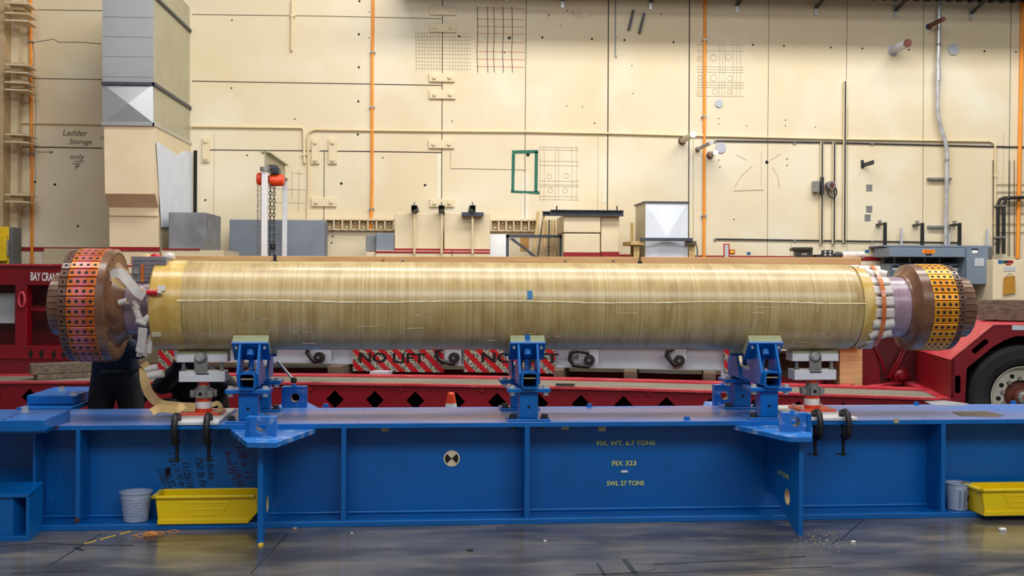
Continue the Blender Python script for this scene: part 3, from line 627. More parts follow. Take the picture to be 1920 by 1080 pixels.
# white cross-broken box on sawhorses
o = thing('sheet_metal_box', 'white sheet metal duct section with diagonal creases standing upright', 'duct', W, P3(W, 1250, 500, -1.6))
a = P(W, 1210, 379, -1.5); b = P(W, 1290, 379, -1.5); zt2 = a[1]; zb = 0.0
part('body', MB().mat(0).box((a[0], -1.5, zb), (b[0], -.7, zt2)), 'galv_olive', o)
part('front_sheet', MB().box((a[0]+.004, -1.503, zb), (b[0], -1.5, zt2)), 'galv_side', o)
part('lid_edge', MB().box((a[0]-.02, -1.52, zt2-.01), (b[0]+.02, -.68, zt2+.012)), 'slate_steel', o)
zc2 = P(W, 1250, 443, -1.5)[1]; cxm = (a[0]+b[0])/2; zl = P(W, 1250, 505, -1.5)[1]
part('cross_break', MB().add([(cxm, -1.535, zc2), (a[0]+.01, -1.502, zt2-.02), (b[0]-.01, -1.502, zt2-.02), (b[0]-.01, -1.502, zl), (a[0]+.01, -1.502, zl)], [(0, 1, 2), (0, 2, 3), (0, 3, 4), (0, 4, 1)]), 'galv_side', o)
single('crossbar', pbox(W, 1201, 446, 1299, 452, -1.62, -1.56), 'slate_steel', 'dark grey channel lying across the sawhorses before the white box', 'bar', W)
for x0, x1, lb in ((1183, 1208, 'wooden sawhorse left of the white metal box'), (1287, 1306, 'wooden sawhorse right of the white metal box')):
    o = thing('sawhorse', lb, 'sawhorse', W, P3(W, (x0+x1)/2, 520, -1.3), 'pair of sawhorses')
    part('rail', pbox(W, x0, 452, x1, 459, -1.6, -.9), 'old_timber' if x0 > 1250 else 'lumber', o)
    for s in (0, 1):
        xa, xb = (x0+8, x0+14) if s else (x0+14, x0+4)
        for vv in (-1.55, -1.0):
            a = P3(W, xb if not s else xb+2, 530, vv); a = (a[0], vv, 0.0); c = P3(W, xa, 456, vv); part('leg', MB().hexa([(a[0]-.02, vv, a[2]), (a[0]+.02, vv, a[2]), (a[0]+.02, vv+.05, a[2]), (a[0]-.02, vv+.05, a[2]), (c[0]-.02, vv, c[2]), (c[0]+.02, vv, c[2]), (c[0]+.02, vv+.05, c[2]), (c[0]-.02, vv+.05, c[2])]), 'lumber', o)
part('end_post', pbox(W, 1183, 418, 1188, 520, -.9, -.86), 'lumber', o)
single('flexible_hose', MB().tube([P3(W, 1303, 455, -1.2), P3(W, 1307, 462, -1.2), P3(W, 1308, 475, -1.2), P3(W, 1307, 483, -1.2)], .012, 8), 'steel', 'short grey hose hanging off the right sawhorse', 'hose', W)
# ---------------------------------------------------------------- switchgear
o = thing('switchgear_cabinet', 'grey electrical switchgear with a row of disconnect boxes', 'cabinet', W, P3(W, 1750, 560, -.9))
part('header', pbox(W, 1668, 464, 1812, 482, -.75, -.15), 'cabinet_grey', o, .008)
part('backboard', pbox(W, 1658, 461, 1860, 575, -.15, -.004), 'cabinet_dark', o)
part('top_sheet', pbox(W, 1657, 460, 1862, 463, -.6, -.01), 'cabinet_grey', o)
d_ = part('tall_door', pbox(W, 1813, 464, 1853, 533, -.8, -.15), 'cabinet_grey', o, .008)
part('warning_card', pbox(W, 1828, 484, 1845, 499, -.806, -.8), 'paper', d_); part('small_card', pbox(W, 1823, 469, 1833, 475, -.806, -.8), 'white', d_); part('black_label', pbox(W, 1822, 466, 1834, 469, -.806, -.8), 'sign_black', d_)
part('red_knob', MB().cyl(P3(W, 1855, 505, -.75), P3(W, 1855, 505, -.85), .02, n=12), 'sign_red', o)
lb_ = part('voltage_label', pbox(W, 1730, 468, 1753, 475, -.756, -.75), 'orange_label', o)
part('lettering', text_mb('480 VOLTS', P3(W, 1741.5, 471.5, -.758), .03, .12, 0, 0, None, bold=.02), 'sign_red', lb_); part('phase_label', pbox(W, 1736, 476, 1747, 478.5, -.756, -.75), 'sign_black', o)
for k in range(5):
    x = 1668+k*28; b_ = part('disconnect_box', pbox(W, x, 494, x+(23 if k else 28), 540, -.5, -.15), 'cabinet_grey', o, .008)
    part('card', pbox(W, x+6, 502, x+17, 507, -.506, -.5), 'white', b_); part('black_label', pbox(W, x+7, 498.5, x+16, 501, -.506, -.5), 'sign_black', b_)
    part('nipple', MB().cyl(P3(W, x+10, 482, -.35), P3(W, x+10, 495, -.35), .02, n=10), 'steel', b_); part('handle', pbox(W, x+24, 492, x+27, 510, -.55, -.45), 'black_steel', b_)
# cream cabinet at the right edge with envelope
o = thing('notice_cabinet', 'cream cabinet at the right edge covered with cards and stickers', 'cabinet', W, P3(W, 1890, 560, -.9))
part('body', pbox(W, 1862, 487, 1930, 575, -1.0, -.3), 'cream', o, .01)
for x0, y0, x1, y1, mt in ((1872, 487.5, 1880, 494, 'cap_blue'), (1881, 488, 1890, 493.5, 'black_steel'), (1890, 488, 1900, 493.5, 'red_stripe'), (1882, 500, 1904, 508, 'paper'), (1886, 495, 1896, 497, 'sign_red')):
    part('sticker', pbox(W, x0, y0, x1, y1, -1.006, -1.0), mt, o)
o = thing('hanging_envelope', 'brown envelope hanging by a string on the cream cabinet', 'envelope', W, P3(W, 1892, 553, -1.03))
a = [P3(W, x, y, -1.03) for x, y in ((1883, 520), (1903, 517), (1904, 549), (1881, 553))]; part('pouch', MB().prism(a, (0, .012, 0)), 'manila', o)
part('cord', MB().tube([P3(W, 1886, 520, -1.02), P3(W, 1893, 512, -1.02), P3(W, 1900, 518, -1.02)], .004, 6), 'black_steel', o)
for k, x in enumerate((1871, 1882)):
    wpipe('black_conduit', [(1925, 370), (x+12, 371), (x+4, 374), (x, 384), (x, 420), (x, 476)], .026, 'black_iron', 'black conduit bending down over the cream cabinet, %s one' % ('outer' if k == 0 else 'inner'), clips=((x, 386), (x, 445)), v=-.08-.07*k, group='black conduits at the right edge')
m = MB()
for x in (1862, 1893, 1902): m.tube(wl([(x, 300), (x, 480)], -.02), .006, 6)
for y in (346, 360, 385, 400, 420, 436): m.tube(wl([(1862, y), (1925, y)], -.02), .005, 6)
single('wall_wiring', m, 'pencil', 'grid of thin grey wires fixed on the wall at the right edge', 'wiring', W)

# ================================================================ HOIST GANTRY
G = W
o = thing('hoist_gantry', 'aluminium hoist frame with two posts and a short top beam', 'gantry', W, (P(W, 515, 480, -2.4)[0], -2.4, 0))
vn, vf = -2.5, -.78
zt3 = P(W, 497, 284, vn)[1]; un = P(W, 496, 400, vn)[0]; uf = P(W, 534, 400, vf)[0]
part('post', MB().box((un-.038, vn-.03, 0), (un+.038, vn+.04, zt3-.21)), 'aluminium', o, .008); part('post', MB().box((uf-.034, vf-.03, 0), (uf+.034, vf+.04, zt3-.21)), 'aluminium', o, .008)
m = MB().box((un-.008, vn, zt3-.2), (un+.008, vf+.05, zt3)); m.box((un-.06, vn, zt3-.012), (un+.06, vf+.05, zt3)); m.box((un-.06, vn, zt3-.212), (un+.06, vf+.05, zt3-.2)); part('top_beam', m, 'galv_olive', o)
part('collar', MB().cyl((un, vn, zt3-.25), (un, vn, zt3-.2), .06, n=18), 'steel', o)
for vv in (vn, vf): part('foot', MB().box((un-.1, vv-.35, 0), (un+.1, vv+.35, .06)), 'aluminium', o)
o = thing('chain_hoist', 'orange chain hoist hanging from the aluminium frame', 'hoist', W, (un, vn+.25, zt3-.5))
hz = P(W, 510, 334, vn)[1]
part('hand_wheel_cover', MB().lathe([(un-.115, .0), (un-.115, .07), (un-.095, .082), (un-.06, .082), (un-.04, .06), (un-.04, 0)], (0, vn+.12, hz), 'u', 28), 'orange', o)
part('gear_housing', MB().lathe([(un+.02, 0), (un+.02, .05), (un+.04, .08), (un+.2, .075), (un+.22, .06), (un+.22, 0)], (0, vn+.2, hz-.01), 'u', 28), 'orange', o)
part('hub', MB().cyl((un-.06, vn+.14, hz), (un+.03, vn+.18, hz), .045, n=16), 'black_steel', o)
part('trolley', MB().box((un+.06, vn+.1, hz+.07), (un+.16, vn+.3, hz+.15)).cyl((un+.03, vn+.15, hz+.15), (un+.13, vn+.15, hz+.15), .035, n=14).cyl((un+.03, vn+.27, hz+.15), (un+.13, vn+.27, hz+.15), .035, n=14), 'black_steel', o, .008)
def chain(u, v, z0, z1, wd, n, name, mat):
    m = MB(); L = (z1-z0)/n
    for k in range(n):
        zc_ = z0+L*(k+.5); a = 0 if k % 2 else math.pi/2
        m.tube([(u+math.cos(a)*math.cos(t*math.pi/4)*wd, v+math.sin(a)*math.cos(t*math.pi/4)*wd, zc_+math.sin(t*math.pi/4)*L*.68) for t in range(8)], wd*.36, 5, closed=True)
    part(name, m, mat, o)
zc0 = .75
chain(un-.1, vn+.1, zc0, hz-.07, .01, 60, 'hand_chain', 'steel'); chain(un-.07, vn+.16, zc0, hz-.07, .01, 60, 'hand_chain', 'steel')
chain(un+.055, vn+.12, zc0, hz-.07, .016, 44, 'load_chain', 'black_steel'); chain(un+.09, vn+.2, zc0+.1, hz-.07, .016, 42, 'load_chain', 'black_steel')
part('hook_block', MB().lathe([(P(W, 512, 462, vn)[1]-.05, 0), (P(W, 512, 462, vn)[1]-.03, .04), (P(W, 512, 462, vn)[1]+.03, .04), (P(W, 512, 462, vn)[1]+.05, 0)], (un+.09, vn+.1, 0), 'z', 16), 'black_iron', o)
# PART2
# ================================================================ BLUE FIXTURE BEAM
TOPZ = .655; BW = .88; WEB = .22
uL = P(B, -240, 800, 0)[0]; uR = P(B, 2200, 790, 0)[0]
beam = thing('fixture_beam', 'long blue steel fixture beam resting on the concrete floor under the wound cylinder', 'beam', B, (0, .44, 0))
m = MB().mat(1).box((uL, 0, TOPZ-.028), (uR, BW, TOPZ-.002)); m.mat(0).box((uL+.003, .004, TOPZ-.004), (uR-.003, BW-.004, TOPZ)); top = part('top_flange', m, ['blue_top_reflection', 'blue_edge'], beam)
m = MB().box((uL, -.01, 0), (uR, BW, .035)); part('bottom_flange', m, 'blue', beam, .003)
for vv in (WEB, BW-WEB): web = part('web', MB().box((uL, vv, .035), (uR, vv+.02, TOPZ-.028)), 'blue', beam)
part('weld_bead', MB().tube([(uL, WEB-.002, .045), (uR, WEB-.002, .045)], .012, 6), 'blue_edge', beam)
def sx(x, y=880, v=0.0): return P(B, x, y, v)[0]
for x0, x1 in ((62, 66), (142, 150), (640, 649), (984, 993), (1765, 1773)):
    a, b = sx(x0), sx(x1); part('stiffener', MB().box((a, .0, .035), (b, WEB, TOPZ-.028)), 'blue', beam)
# lettering and targets on the web
wv = WEB-.004
m = MB()
for s, x, y, h, wd in (('FIX. WT. 6.7 TONS', 1174, 830.5, 9, 111), ('FIX 323', 1170.5, 868.5, 9, 46), ('SWL 27 TONS', 1173, 906, 9, 71)):
    sc_ = S(B, wv); text_mb(s, P3(B, x, y, wv), h*sc_, wd*sc_, 0, 0, m, bold=.016)
part('stencil_lettering', m, 'stencil', beam, label='yellow stencilled weight markings')
c = P3(B, 847, 859.5, WEB); tg = part('target_sticker', MB().cyl((c[0], WEB, c[2]), (c[0], WEB-.004, c[2]), 15*S(B, WEB), n=32), 'cream', beam, label='round black and cream photogrammetry target')
r_ = 12.5*S(B, WEB); m = MB()
for t0 in (0, math.pi): m.add([(c[0], WEB-.006, c[2])]+[(c[0]+math.cos(t0-.785+k*1.57/8)*r_, WEB-.006, c[2]+math.sin(t0-.785+k*1.57/8)*r_) for k in range(9)], [tuple(range(10))])
part('target_wedge', m, 'sign_black', tg)
part('paper_tag', pbox(B, 1165, 882, 1177, 886, WEB-.005, WEB), 'white', beam)
m = MB(); sc_ = S(B, wv)
for s, x, y, h, wd, r in (('11/20/13', 308, 898, 13, 38, -1.15), ('1 1/2 x 13 TO thr', 332, 882, 11, 66, -1.2), ('11/28/18', 352, 892, 12, 50, -1.35), ('750 lb Ft', 377, 885, 13, 56, -1.4), ('1" Bolts', 395, 876, 12, 44, -1.45), ('lb FT', 320, 902, 12, 24, -1.2)):
    text_mb(s, P3(B, x, y, wv), h*sc_, wd*sc_, r, .25, m)
for k in range(5): m.ribbon([(P3(B, 310, 880+k*2.2, wv)), (P3(B, 320, 878+k*2.2, wv))], .02)
part('handwriting', m, 'marker', beam)
m = MB()
for s, x, y, h, wd, r in (('Bolts @ 11', 432, 876, 14, 60, -1.35), ('1/8 x 11', 458, 868, 14, 62, -1.3), ('11/18/18', 446, 890, 13, 44, -1.25)): text_mb(s, P3(B, x, y, wv), h*sc_, wd*sc_, r, .25, m)
part('handwriting', m, 'marker_red', beam)
for x, y0, y1, w_ in ((722, 801, 809, 13), (1060, 800, 806, 14), (1129, 800, 808, 14), (1681, 785, 793, 9)): part('tape_tab', pbox(B, x-w_/2, y0, x+w_/2, y1, -.004 if x == 1681 else .05, .0 if x == 1681 else .06), 'tan_tag', beam)
def Pz(fr, px, py, z):
    h, zz = ray(px, py); t = (z-CAMZ)/zz; q = h*t - fr.o; return (q.dot(fr.u), q.dot(fr.v), z)
for pts, mt in (([(1733, 753), (1770, 751), (1817, 757), (1806, 761), (1752, 760)], 'concrete'), ([(1784, 772), (1850, 771), (1883, 779), (1870, 782), (1800, 780)], 'old_timber')):
    part('worn_patch', MB().prism([Pz(B, x, y, TOPZ+.0008) for x, y in pts], (0, 0, .001)), mt, beam)
m = MB()
for x, y in ((1676, 756), (1694, 763), (1820, 768), (1770, 766), (1650, 770), (1709, 790), (1733, 782), (1748, 785), (635, 769), (683, 768), (619, 790), (672, 792)): p = Pz(B, x, y, TOPZ+.001); m.disc(p, .008, (0, 0, 1))
part('flange_hole', m, 'hole', beam)
for x, y in ((611, 763), (1105, 763), (1288, 787), (1718, 759), (1900, 757)): p = Pz(B, x, y, TOPZ); part('flange_bolt', MB().hexbolt(p, (0, 0, 1), .018, .022), 'blue_edge', beam)
for x, y in ((105, 800), (145, 975)): part('web_bolt', MB().hexbolt(P3(B, x, y, -.002 if y < 900 else -.01), (0, -1, 0), .011, .012), 'rust', beam)
for x in (963, 1016):
    p = P3(B, x, 803, .04); part('flange_nut', MB().hexbolt((p[0], .04, TOPZ-.028), (0, 0, -1), .018, .026), 'black_steel', beam)
# chips of missing paint
m = MB()
for _ in range(40):
    x, y = random.gauss(60, 40), random.uniform(820, 970); 
    if 0 < x < 130: m.disc(P3(B, x, y, wv), random.uniform(.001, .003), n=6)
part('paint_chip', m, 'white', beam)
# outriggers: gusset plate + trapezoid shelf + lug block, at both corners front and rear
def outrigger(gx0, gx1, poly, side, pad):
    a, b = sx(gx0, 900, -.43), sx(gx1, 900, -.43)
    m = MB()
    pass
    c = (-.24, .20)
    ext = [(-.45, TOPZ-.058), (.2, TOPZ-.058), (.2, .16), (0, .16), (-.40, 0), (-.45, 0)]
    cir = [(c[0]+.05*math.cos(k*math.pi/8), c[1]+.05*math.sin(k*math.pi/8)) for k in range(16)]
    m.holeplate(ext, cir, c, lambda p, q: (a, p, q), (b-a, 0, 0)); g = part('gusset_plate', m, 'blue', beam)
    part('bore_ring', MB().lathe([(a-.001, .052), (a-.001, .046), (b+.001, .046), (b+.001, .052)], (0, c[0], c[1]), 'u', 24), 'cream_dark', g)
    pts = [Pz(B, x, y, TOPZ-.03) for x, y in poly]
    part('corner_shelf', MB().prism(pts, (0, 0, -.028)), 'blue_worn', beam)
    # rear twin
    uc = (a+b)/2; dd = [(p[0]-uc, p[1]) for p in pts]
    part('corner_shelf', MB().prism([(uc+du, BW-v, TOPZ-.03) for du, v in dd], (0, 0, -.028)), 'blue_worn', beam)
    return uc
poly_l = [(430, 803), (463, 830), (516, 831), (592, 804), (592, 796), (430, 796)]
poly_r = [(1375, 797), (1479, 820), (1523, 820), (1523, 788), (1375, 788)]
ul = outrigger(484, 494, poly_l, 1, 0); ur2 = outrigger(1496, 1504, poly_r, -1, 0)
part('gusset_stencil', text_mb('3.75 TONS', (sx(1496, 900, -.43)-.003, -.16, .33), .028, .22, 0, 0, None, udir=(0, -1, 0), bold=.01), 'stencil', beam)
def lug(x0, y0, x1, y1, v0, zb_, wside=1, name='lug_block'):
    a, b = P(B, x0, y0+20, v0)[0], P(B, x1, y0+20, v0)[0]; zt_ = P(B, x0, y0, v0)[1]; cz = (zt_+zb_)/2+.005; cu = (a+b)/2; r = .032
    m = MB(); m.holeplate([(a, zb_), (b, zb_), (b, zt_), (a, zt_)], [(cu+r*math.cos(k*math.pi/10), cz+r*math.sin(k*math.pi/10)) for k in range(20)], (cu, cz), lambda p, q: (p, v0, q), (0, .07, 0))
    l = part(name, m, 'blue_worn', beam, 0); part('bore_ring', MB().lathe([(v0-.001, r+.001), (v0-.001, r-.001), (v0+.069, r-.001)], (cu, 0, cz), 'v', 20), 'steel', l)
    e = b if wside > 0 else a; part('cheek_plate', MB().box((e-.012, v0-.02, zb_), (e+.012, v0+.12, zt_-.004)), 'blue', l)
    part('top_screw', MB().hexbolt((cu-.01, v0+.03, zt_), (0, 0, 1), .014, .016), 'blue_worn', l)
lug(464, 782, 518, 822, -.33, TOPZ-.03, -1); lug(1467, 775, 1516, 812, -.3, TOPZ-.03, 1)
lug(532, 725, 575, 757, BW+.12, TOPZ-.03, -1); lug(1340, 722, 1378, 753, BW+.12, TOPZ-.03, 1)
# left end crosshead plates and foot
def endplate(x0, x1, ytop_front, v0, v1, zb_, zt_):
    o_ = part('end_plate', MB().box((P(B, x0, ytop_front, v0)[0], v0, zb_), (P(B, x1, ytop_front, v0)[0], v1, zt_)), 'blue_edge', beam, .006); return o_
e1 = endplate(-240, 83, 800, -.26, .26, TOPZ-.002, TOPZ+.07); e2 = endplate(50, 139, 755, 1.0, 1.62, TOPZ+.02, TOPZ+.085)
part('seam_plate', MB().box((P(B, -240, 800, -.1)[0], -.2, TOPZ-.02), (P(B, 95, 800, -.1)[0], .3, TOPZ+.0)), 'blue_edge', beam, .004)
part('seam_plate', MB().box((P(B, 45, 765, 1.0)[0], .85, TOPZ-.02), (P(B, 145, 765, 1.0)[0], 1.6, TOPZ+.015)), 'blue_edge', beam, .004)
for x, y, e_ in ((47, 773, e1),): part('cap_screw', MB().hexbolt(Pz(B, x, y, TOPZ+.07), (0, 0, 1), .022, .035), 'steel_bright', e1)
for x, y in ((116, 733), (138, 742)): part('cap_screw', MB().hexbolt(Pz(B, x, y, TOPZ+.085), (0, 0, 1), .02, .03), 'steel_bright', e2)
m = MB()
for x, y in ((30, 776), (20, 782), (8, 786)): m.disc(Pz(B, x, y, TOPZ+.071), .016, (0, 0, 1))
part('plate_hole', m, 'hole', e1)
m = MB()
u1 = P(B, 55, 960, -.26)[0]; zt2 = P(B, 30, 927, -.26)[1]
m.box((uL, -.26, 0), (u1, -.01, .03)); m.box((u1-.02, -.26, .03), (u1, -.01, zt2)); m.prism([(uL, -.26, zt2), (u1, -.26, zt2), (u1, -.01, zt2+.03), (uL, -.01, zt2+.03)], (0, 0, -.02)); m.prism([(uL, -.24, .03), (u1-.1, -.24, .03), (u1-.1, -.24, zt2-.02), (uL, -.24, zt2-.02)], (0, .02, 0)); m.prism([(u1-.1, -.24, .03), (u1-.02, -.02, .03), (u1-.02, -.02, zt2), (u1-.1, -.24, zt2)], (-.01, .01, 0))
part('end_foot', m, 'blue', beam, .002)
yel = MB().cyl((sx(484, 900, -.43)+.01, -.45, .0), (sx(484, 900, -.43)+.01, -.45, .02), .012, n=10)
# ================================================================ SADDLES
ZC = 1.395; R = .297; VC = .44
def saddle(xf, label, lever=False):
    uc = P(B, xf, 760, .1)[0]
    o = thing('cradle_saddle', label, 'saddle', B, (uc, VC, TOPZ), 'blue cradle saddles on the beam')
    for sg in (-1, 1):   # -1 front
        V = lambda v: VC + sg*v
        vp = .30
        p_ = part('post', MB().box((uc-.062, V(vp)-.062, TOPZ+.014), (uc+.062, V(vp)+.062, TOPZ+.19)), 'blue_edge', o, .01)
        part('post_hole', MB().cyl((uc, V(vp)-.0635, TOPZ+.09), (uc, V(vp)-.06, TOPZ+.09), .01, n=12), 'hole', p_)
        bp_ = part('base_plate', MB().box((uc-.14, V(vp)-.1, TOPZ), (uc+.14, V(vp)+.1, TOPZ+.015)), 'blue_edge', o, .003)
        for k in (-1, 1): part('bolt', MB().hexbolt((uc+k*.105, V(vp)-.05, TOPZ+.015), (0, 0, 1), .022, .03), 'black_steel', bp_)
        tp_ = part('top_plate', MB().box((uc-.14, V(vp)-.1, TOPZ+.19), (uc+.14, V(vp)+.1, TOPZ+.215)), 'blue_edge', o, .003)
        for k in (-1, 1):
            part('bolt', MB().hexbolt((uc+k*.11, V(vp)-.07, TOPZ+.215), (0, 0, 1), .018, .02), 'steel_bright', tp_); part('nut', MB().hexbolt((uc+k*.11, V(vp)-.07, TOPZ+.19), (0, 0, -1), .018, .022), 'steel_bright', tp_)
        th = math.radians(42); tv = -math.cos(th)*1.0; 
        def Q(t, n):   # point in the (v,z) plane: t up along the tangent, n outward from the cylinder
            return (VC + sg*(math.sin(th)*(R+n) + math.cos(th)*t), ZC - math.cos(th)*(R+n) + math.sin(th)*t)
        def slab(t0, t1, n0, n1, u0, u1, mbx=None):
            q = [Q(t0, n0), Q(t1, n0), Q(t1, n1), Q(t0, n1)]
            return (mbx or MB()).prism([(u0, a, b) for a, b in q], (u1-u0, 0, 0))
        part('pad', slab(-.11, .055, .001, .06, uc-.115, uc+.115), 'pad_green', o, .004)
        pl = part('pad_plate', slab(-.115, .062, .06, .076, uc-.118, uc+.118), 'blue_edge', o, .002)
        for k in (-1, 1): q = Q(.02, .076); part('plate_screw', MB().cyl((uc+k*.09, q[0], q[1]), (uc+k*.09, q[0]+sg*.008, q[1]-.012), .01, n=8), 'steel_bright', pl)
        zt_ = TOPZ+.215; 
        for k in (-1, 1):
            q1, q2 = Q(.055, .076), Q(-.11, .076)
            x_ = uc+k*.062
            part('fin', MB().prism([(x_-.007, q1[0], q1[1]), (x_-.007, q2[0], q2[1]), (x_-.007, V(.1), zt_+.02), (x_-.007, V(.37), zt_+.02), (x_-.007, V(.40), zt_+.1)], (.014, 0, 0)), 'blue_edge', o)
        part('jack_screw', MB().cyl((uc, Q(0, .07)[0], Q(0, .07)[1]), (uc, V(.20), zt_+.11), .014, n=10).cyl((uc, Q(0, .09)[0], Q(0, .09)[1]), (uc, Q(0, .12)[0], Q(0, .12)[1]-.01), .028, n=6), 'blue_worn', o)
    m = MB(); z0_, z1_ = TOPZ+.215, TOPZ+.325; t_ = .012; h = .055
    pts = [(-h, 0), (h, 0), (h, .11), (-h, .11)]
    def rr(w_, h0, h1, r):
        out = []
        for cx0, cz0, a0 in ((w_-r, h0+r, -90), (w_-r, h1-r, 0), (-w_+r, h1-r, 90), (-w_+r, h0+r, 180)):
            for k in range(5): t = math.radians(a0+k*22.5); out.append((uc+cx0+math.cos(t)*r, cz0+math.sin(t)*r))
        return out
    m.holeplate(rr(h, z0_, z1_, .025), rr(h-t_, z0_+t_, z1_-t_, .015), (uc, (z0_+z1_)/2), lambda a, b: (a, VC-.43, b), (0, .86, 0)); part('cross_tube', m, 'blue_edge', o)
    part('tube_dark_plate', MB().box((uc-h+t_, VC+.40, z0_+t_), (uc+h-t_, VC+.41, z1_-t_)), 'black_steel', o)  # added black plate so the open tube looks dark inside
    part('tube_stop', MB().box((uc-.04, VC-.41, z0_+.065), (uc+.04, VC-.40, z0_+.072)), 'cream_dark', o)
    if lever:
        a = P3(B, 521, 678, VC+.25); b = P3(B, 551, 713, VC+.15)
        part('lever', MB().cyl(a, b, .009, n=10), 'steel_bright', o); bb = Vector(b)
        part('lever_knob', MB().lathe([(bb.z-.022*math.cos(k*math.pi/8), .022*math.sin(k*math.pi/8)) for k in range(9)], (bb.x, bb.y, 0), 'z', 16), 'black_iron', o)
    return o
saddle(466, 'blue cradle saddle with a lever handle, nearest the large copper ring end', True)
sad2 = saddle(991, 'blue cradle saddle under the middle of the cylinder, blue tape on its pad')
saddle(1441, 'blue cradle saddle nearest the small copper ring end')
uc = P(B, 991, 760, .1)[0]; th = math.radians(42)
def Qf(t, n): return (VC - (math.sin(th)*(R+n) + math.cos(th)*t), ZC - math.cos(th)*(R+n) + math.sin(th)*t)
q_ = [Qf(.0551, .0), Qf(.0565, .0), Qf(.0565, .061), Qf(.0551, .061)]
part('blue_tape', MB().prism([(uc-.018, a, b) for a, b in q_], (.036, 0, 0)), 'blue_edge', sad2)
# ================================================================ JACK STANDS
def jack(xc, label, gp):
    uc, vc = P(B, xc, 740, .36)[0], .36+.08
    o = thing('jack_stand', label, 'jack', B, (uc, vc, TOPZ+.02), gp)
    z0_ = TOPZ+.02
    bp_ = part('base_plate', MB().box((uc-.13, vc-.12, z0_), (uc+.13, vc+.12, z0_+.016)), 'orange', o, .003)
    for a in (-1, 1):
        for b in (-1, 1): part('bolt', MB().hexbolt((uc+a*.1, vc+b*.09, z0_+.016), (0, 0, 1), .012, .014), 'steel_bright', bp_)
    part('barrel', MB().cyl((uc, vc, z0_+.016), (uc, vc, z0_+.105), .053, n=28), 'orange', o)
    part('paper_label', MB().cyl((uc, vc, z0_+.035), (uc, vc, z0_+.08), .0545, n=28, caps=False), 'white', o)
    m = MB().cyl((uc, vc, z0_+.105), (uc, vc, z0_+.165), .06, n=24)
    for k in range(6):
        t = k*math.pi/3+.3; m.box((uc+math.cos(t)*.07-.016, vc+math.sin(t)*.07-.016, z0_+.11), (uc+math.cos(t)*.07+.016, vc+math.sin(t)*.07+.016, z0_+.155))
    n_ = part('lock_nut', m, 'steel', o); part('nut_socket', MB().box((uc-.035, vc-.085, z0_+.112), (uc+.02, vc-.05, z0_+.157)).mat(1).cyl((uc-.008, vc-.0865, z0_+.135), (uc-.008, vc-.085, z0_+.135), .013, n=14), ['steel', 'hole'], n_)
    part('screw', MB().cyl((uc, vc, z0_+.165), (uc, vc, z0_+.23), .036, n=20), 'orange', o)
    part('collar', MB().cyl((uc, vc, z0_+.165), (uc, vc, z0_+.187), .043, n=20), 'steel', o)
    lower = part('lower_bar', MB().box((uc-.15, vc-.07, z0_+.215), (uc+.15, vc+.07, z0_+.285)), 'aluminium', o, .003)
    part('dark_marking', MB().box((uc-.04, vc-.0715, z0_+.263), (uc+.045, vc-.07, z0_+.273)), 'black_steel', lower)
    up_ = part('upper_bar', MB().box((uc-.165, vc-.07, z0_+.345), (uc+.165, vc+.07, z0_+.398)), 'aluminium', o, .003)
    part('pivot_lug', MB().cyl((uc-.005, vc-.085, z0_+.375), (uc-.005, vc-.07, z0_+.375), .042, n=24).box((uc-.047, vc-.085, z0_+.285), (uc+.037, vc-.07, z0_+.375)), 'steel', o)
    part('pivot_bolt', MB().hexbolt((uc-.012, vc-.085, z0_+.378), (0, -1, 0), .022, .028), 'steel_bright', o)
    for s in (-1, 1): part('side_screw', MB().cyl((uc+s*.125, vc-.04, z0_+.285), (uc+s*.125, vc-.04, z0_+.345), .012, n=10).hexbolt((uc+s*.125, vc-.04, z0_+.285), (0, 0, 1), .016, .018), 'steel', o)
    part('rubber_pad', MB().box((uc-.165, vc-.06, z0_+.398), (uc+.165, vc+.06, z0_+.419)), 'pad_green', o, .002)
    return uc, vc
for xc, lb, cl in ((378, 'orange and aluminium jack stand beside the tan straps', ((328, 'black C clamp on the beam edge, leftmost of the four'), (388, 'black C clamp on the beam edge, second from the left'))),
                   (1530, 'orange and aluminium jack stand near the small copper ring', ((1536, 'black C clamp beside the lug block, third from the left'), (1589, 'black C clamp on the beam edge, rightmost of the four')))):
    jack(xc, lb, 'pair of jack stands')
    a = P(B, (322 if xc < 900 else 1500), 785, -.01)[0]; b = P(B, (400 if xc < 900 else 1600), 785, -.01)[0]
    single('base_sheet', MB().box((a, -.01, TOPZ), (b+.03, .72, TOPZ+.02)), 'galv_side' if 0 else 'aluminium', 'flat aluminium plate under the %s jack stand' % ('left' if xc < 900 else 'right'), 'plate', B, 'plates under the jack stands', .002)
    for x, lc in cl:
        u_ = P(B, x, 810, -.04)[0]
        o = thing('c_clamp', lc, 'clamp', B, (u_, -.03, TOPZ+.02), 'black C clamps on the beam edge')
        pts = [(u_, .06, TOPZ+.045), (u_, .0, TOPZ+.06), (u_, -.045, TOPZ+.045), (u_, -.062, TOPZ-.0), (u_, -.062, TOPZ-.06), (u_, -.05, TOPZ-.10), (u_, -.0, TOPZ-.115), (u_, .035, TOPZ-.11)]
        part('frame', MB().tube(pts, .02, 8), 'black_iron', o)
        part('anvil', MB().cyl((u_, .06, TOPZ+.021), (u_, .06, TOPZ+.045), .02, n=12), 'black_iron', o)
        part('screw', MB().cyl((u_-.0, .03, TOPZ-.24), (u_, .03, TOPZ-.03), .011, n=10), 'black_iron', o); part('pad', MB().cyl((u_, .03, TOPZ-.045), (u_, .03, TOPZ-.029), .02, n=12), 'black_iron', o)
        part('tommy_bar', MB().cyl((u_-.055, .02, TOPZ-.225), (u_+.03, .04, TOPZ-.228), .005, n=8), 'black_iron', o)
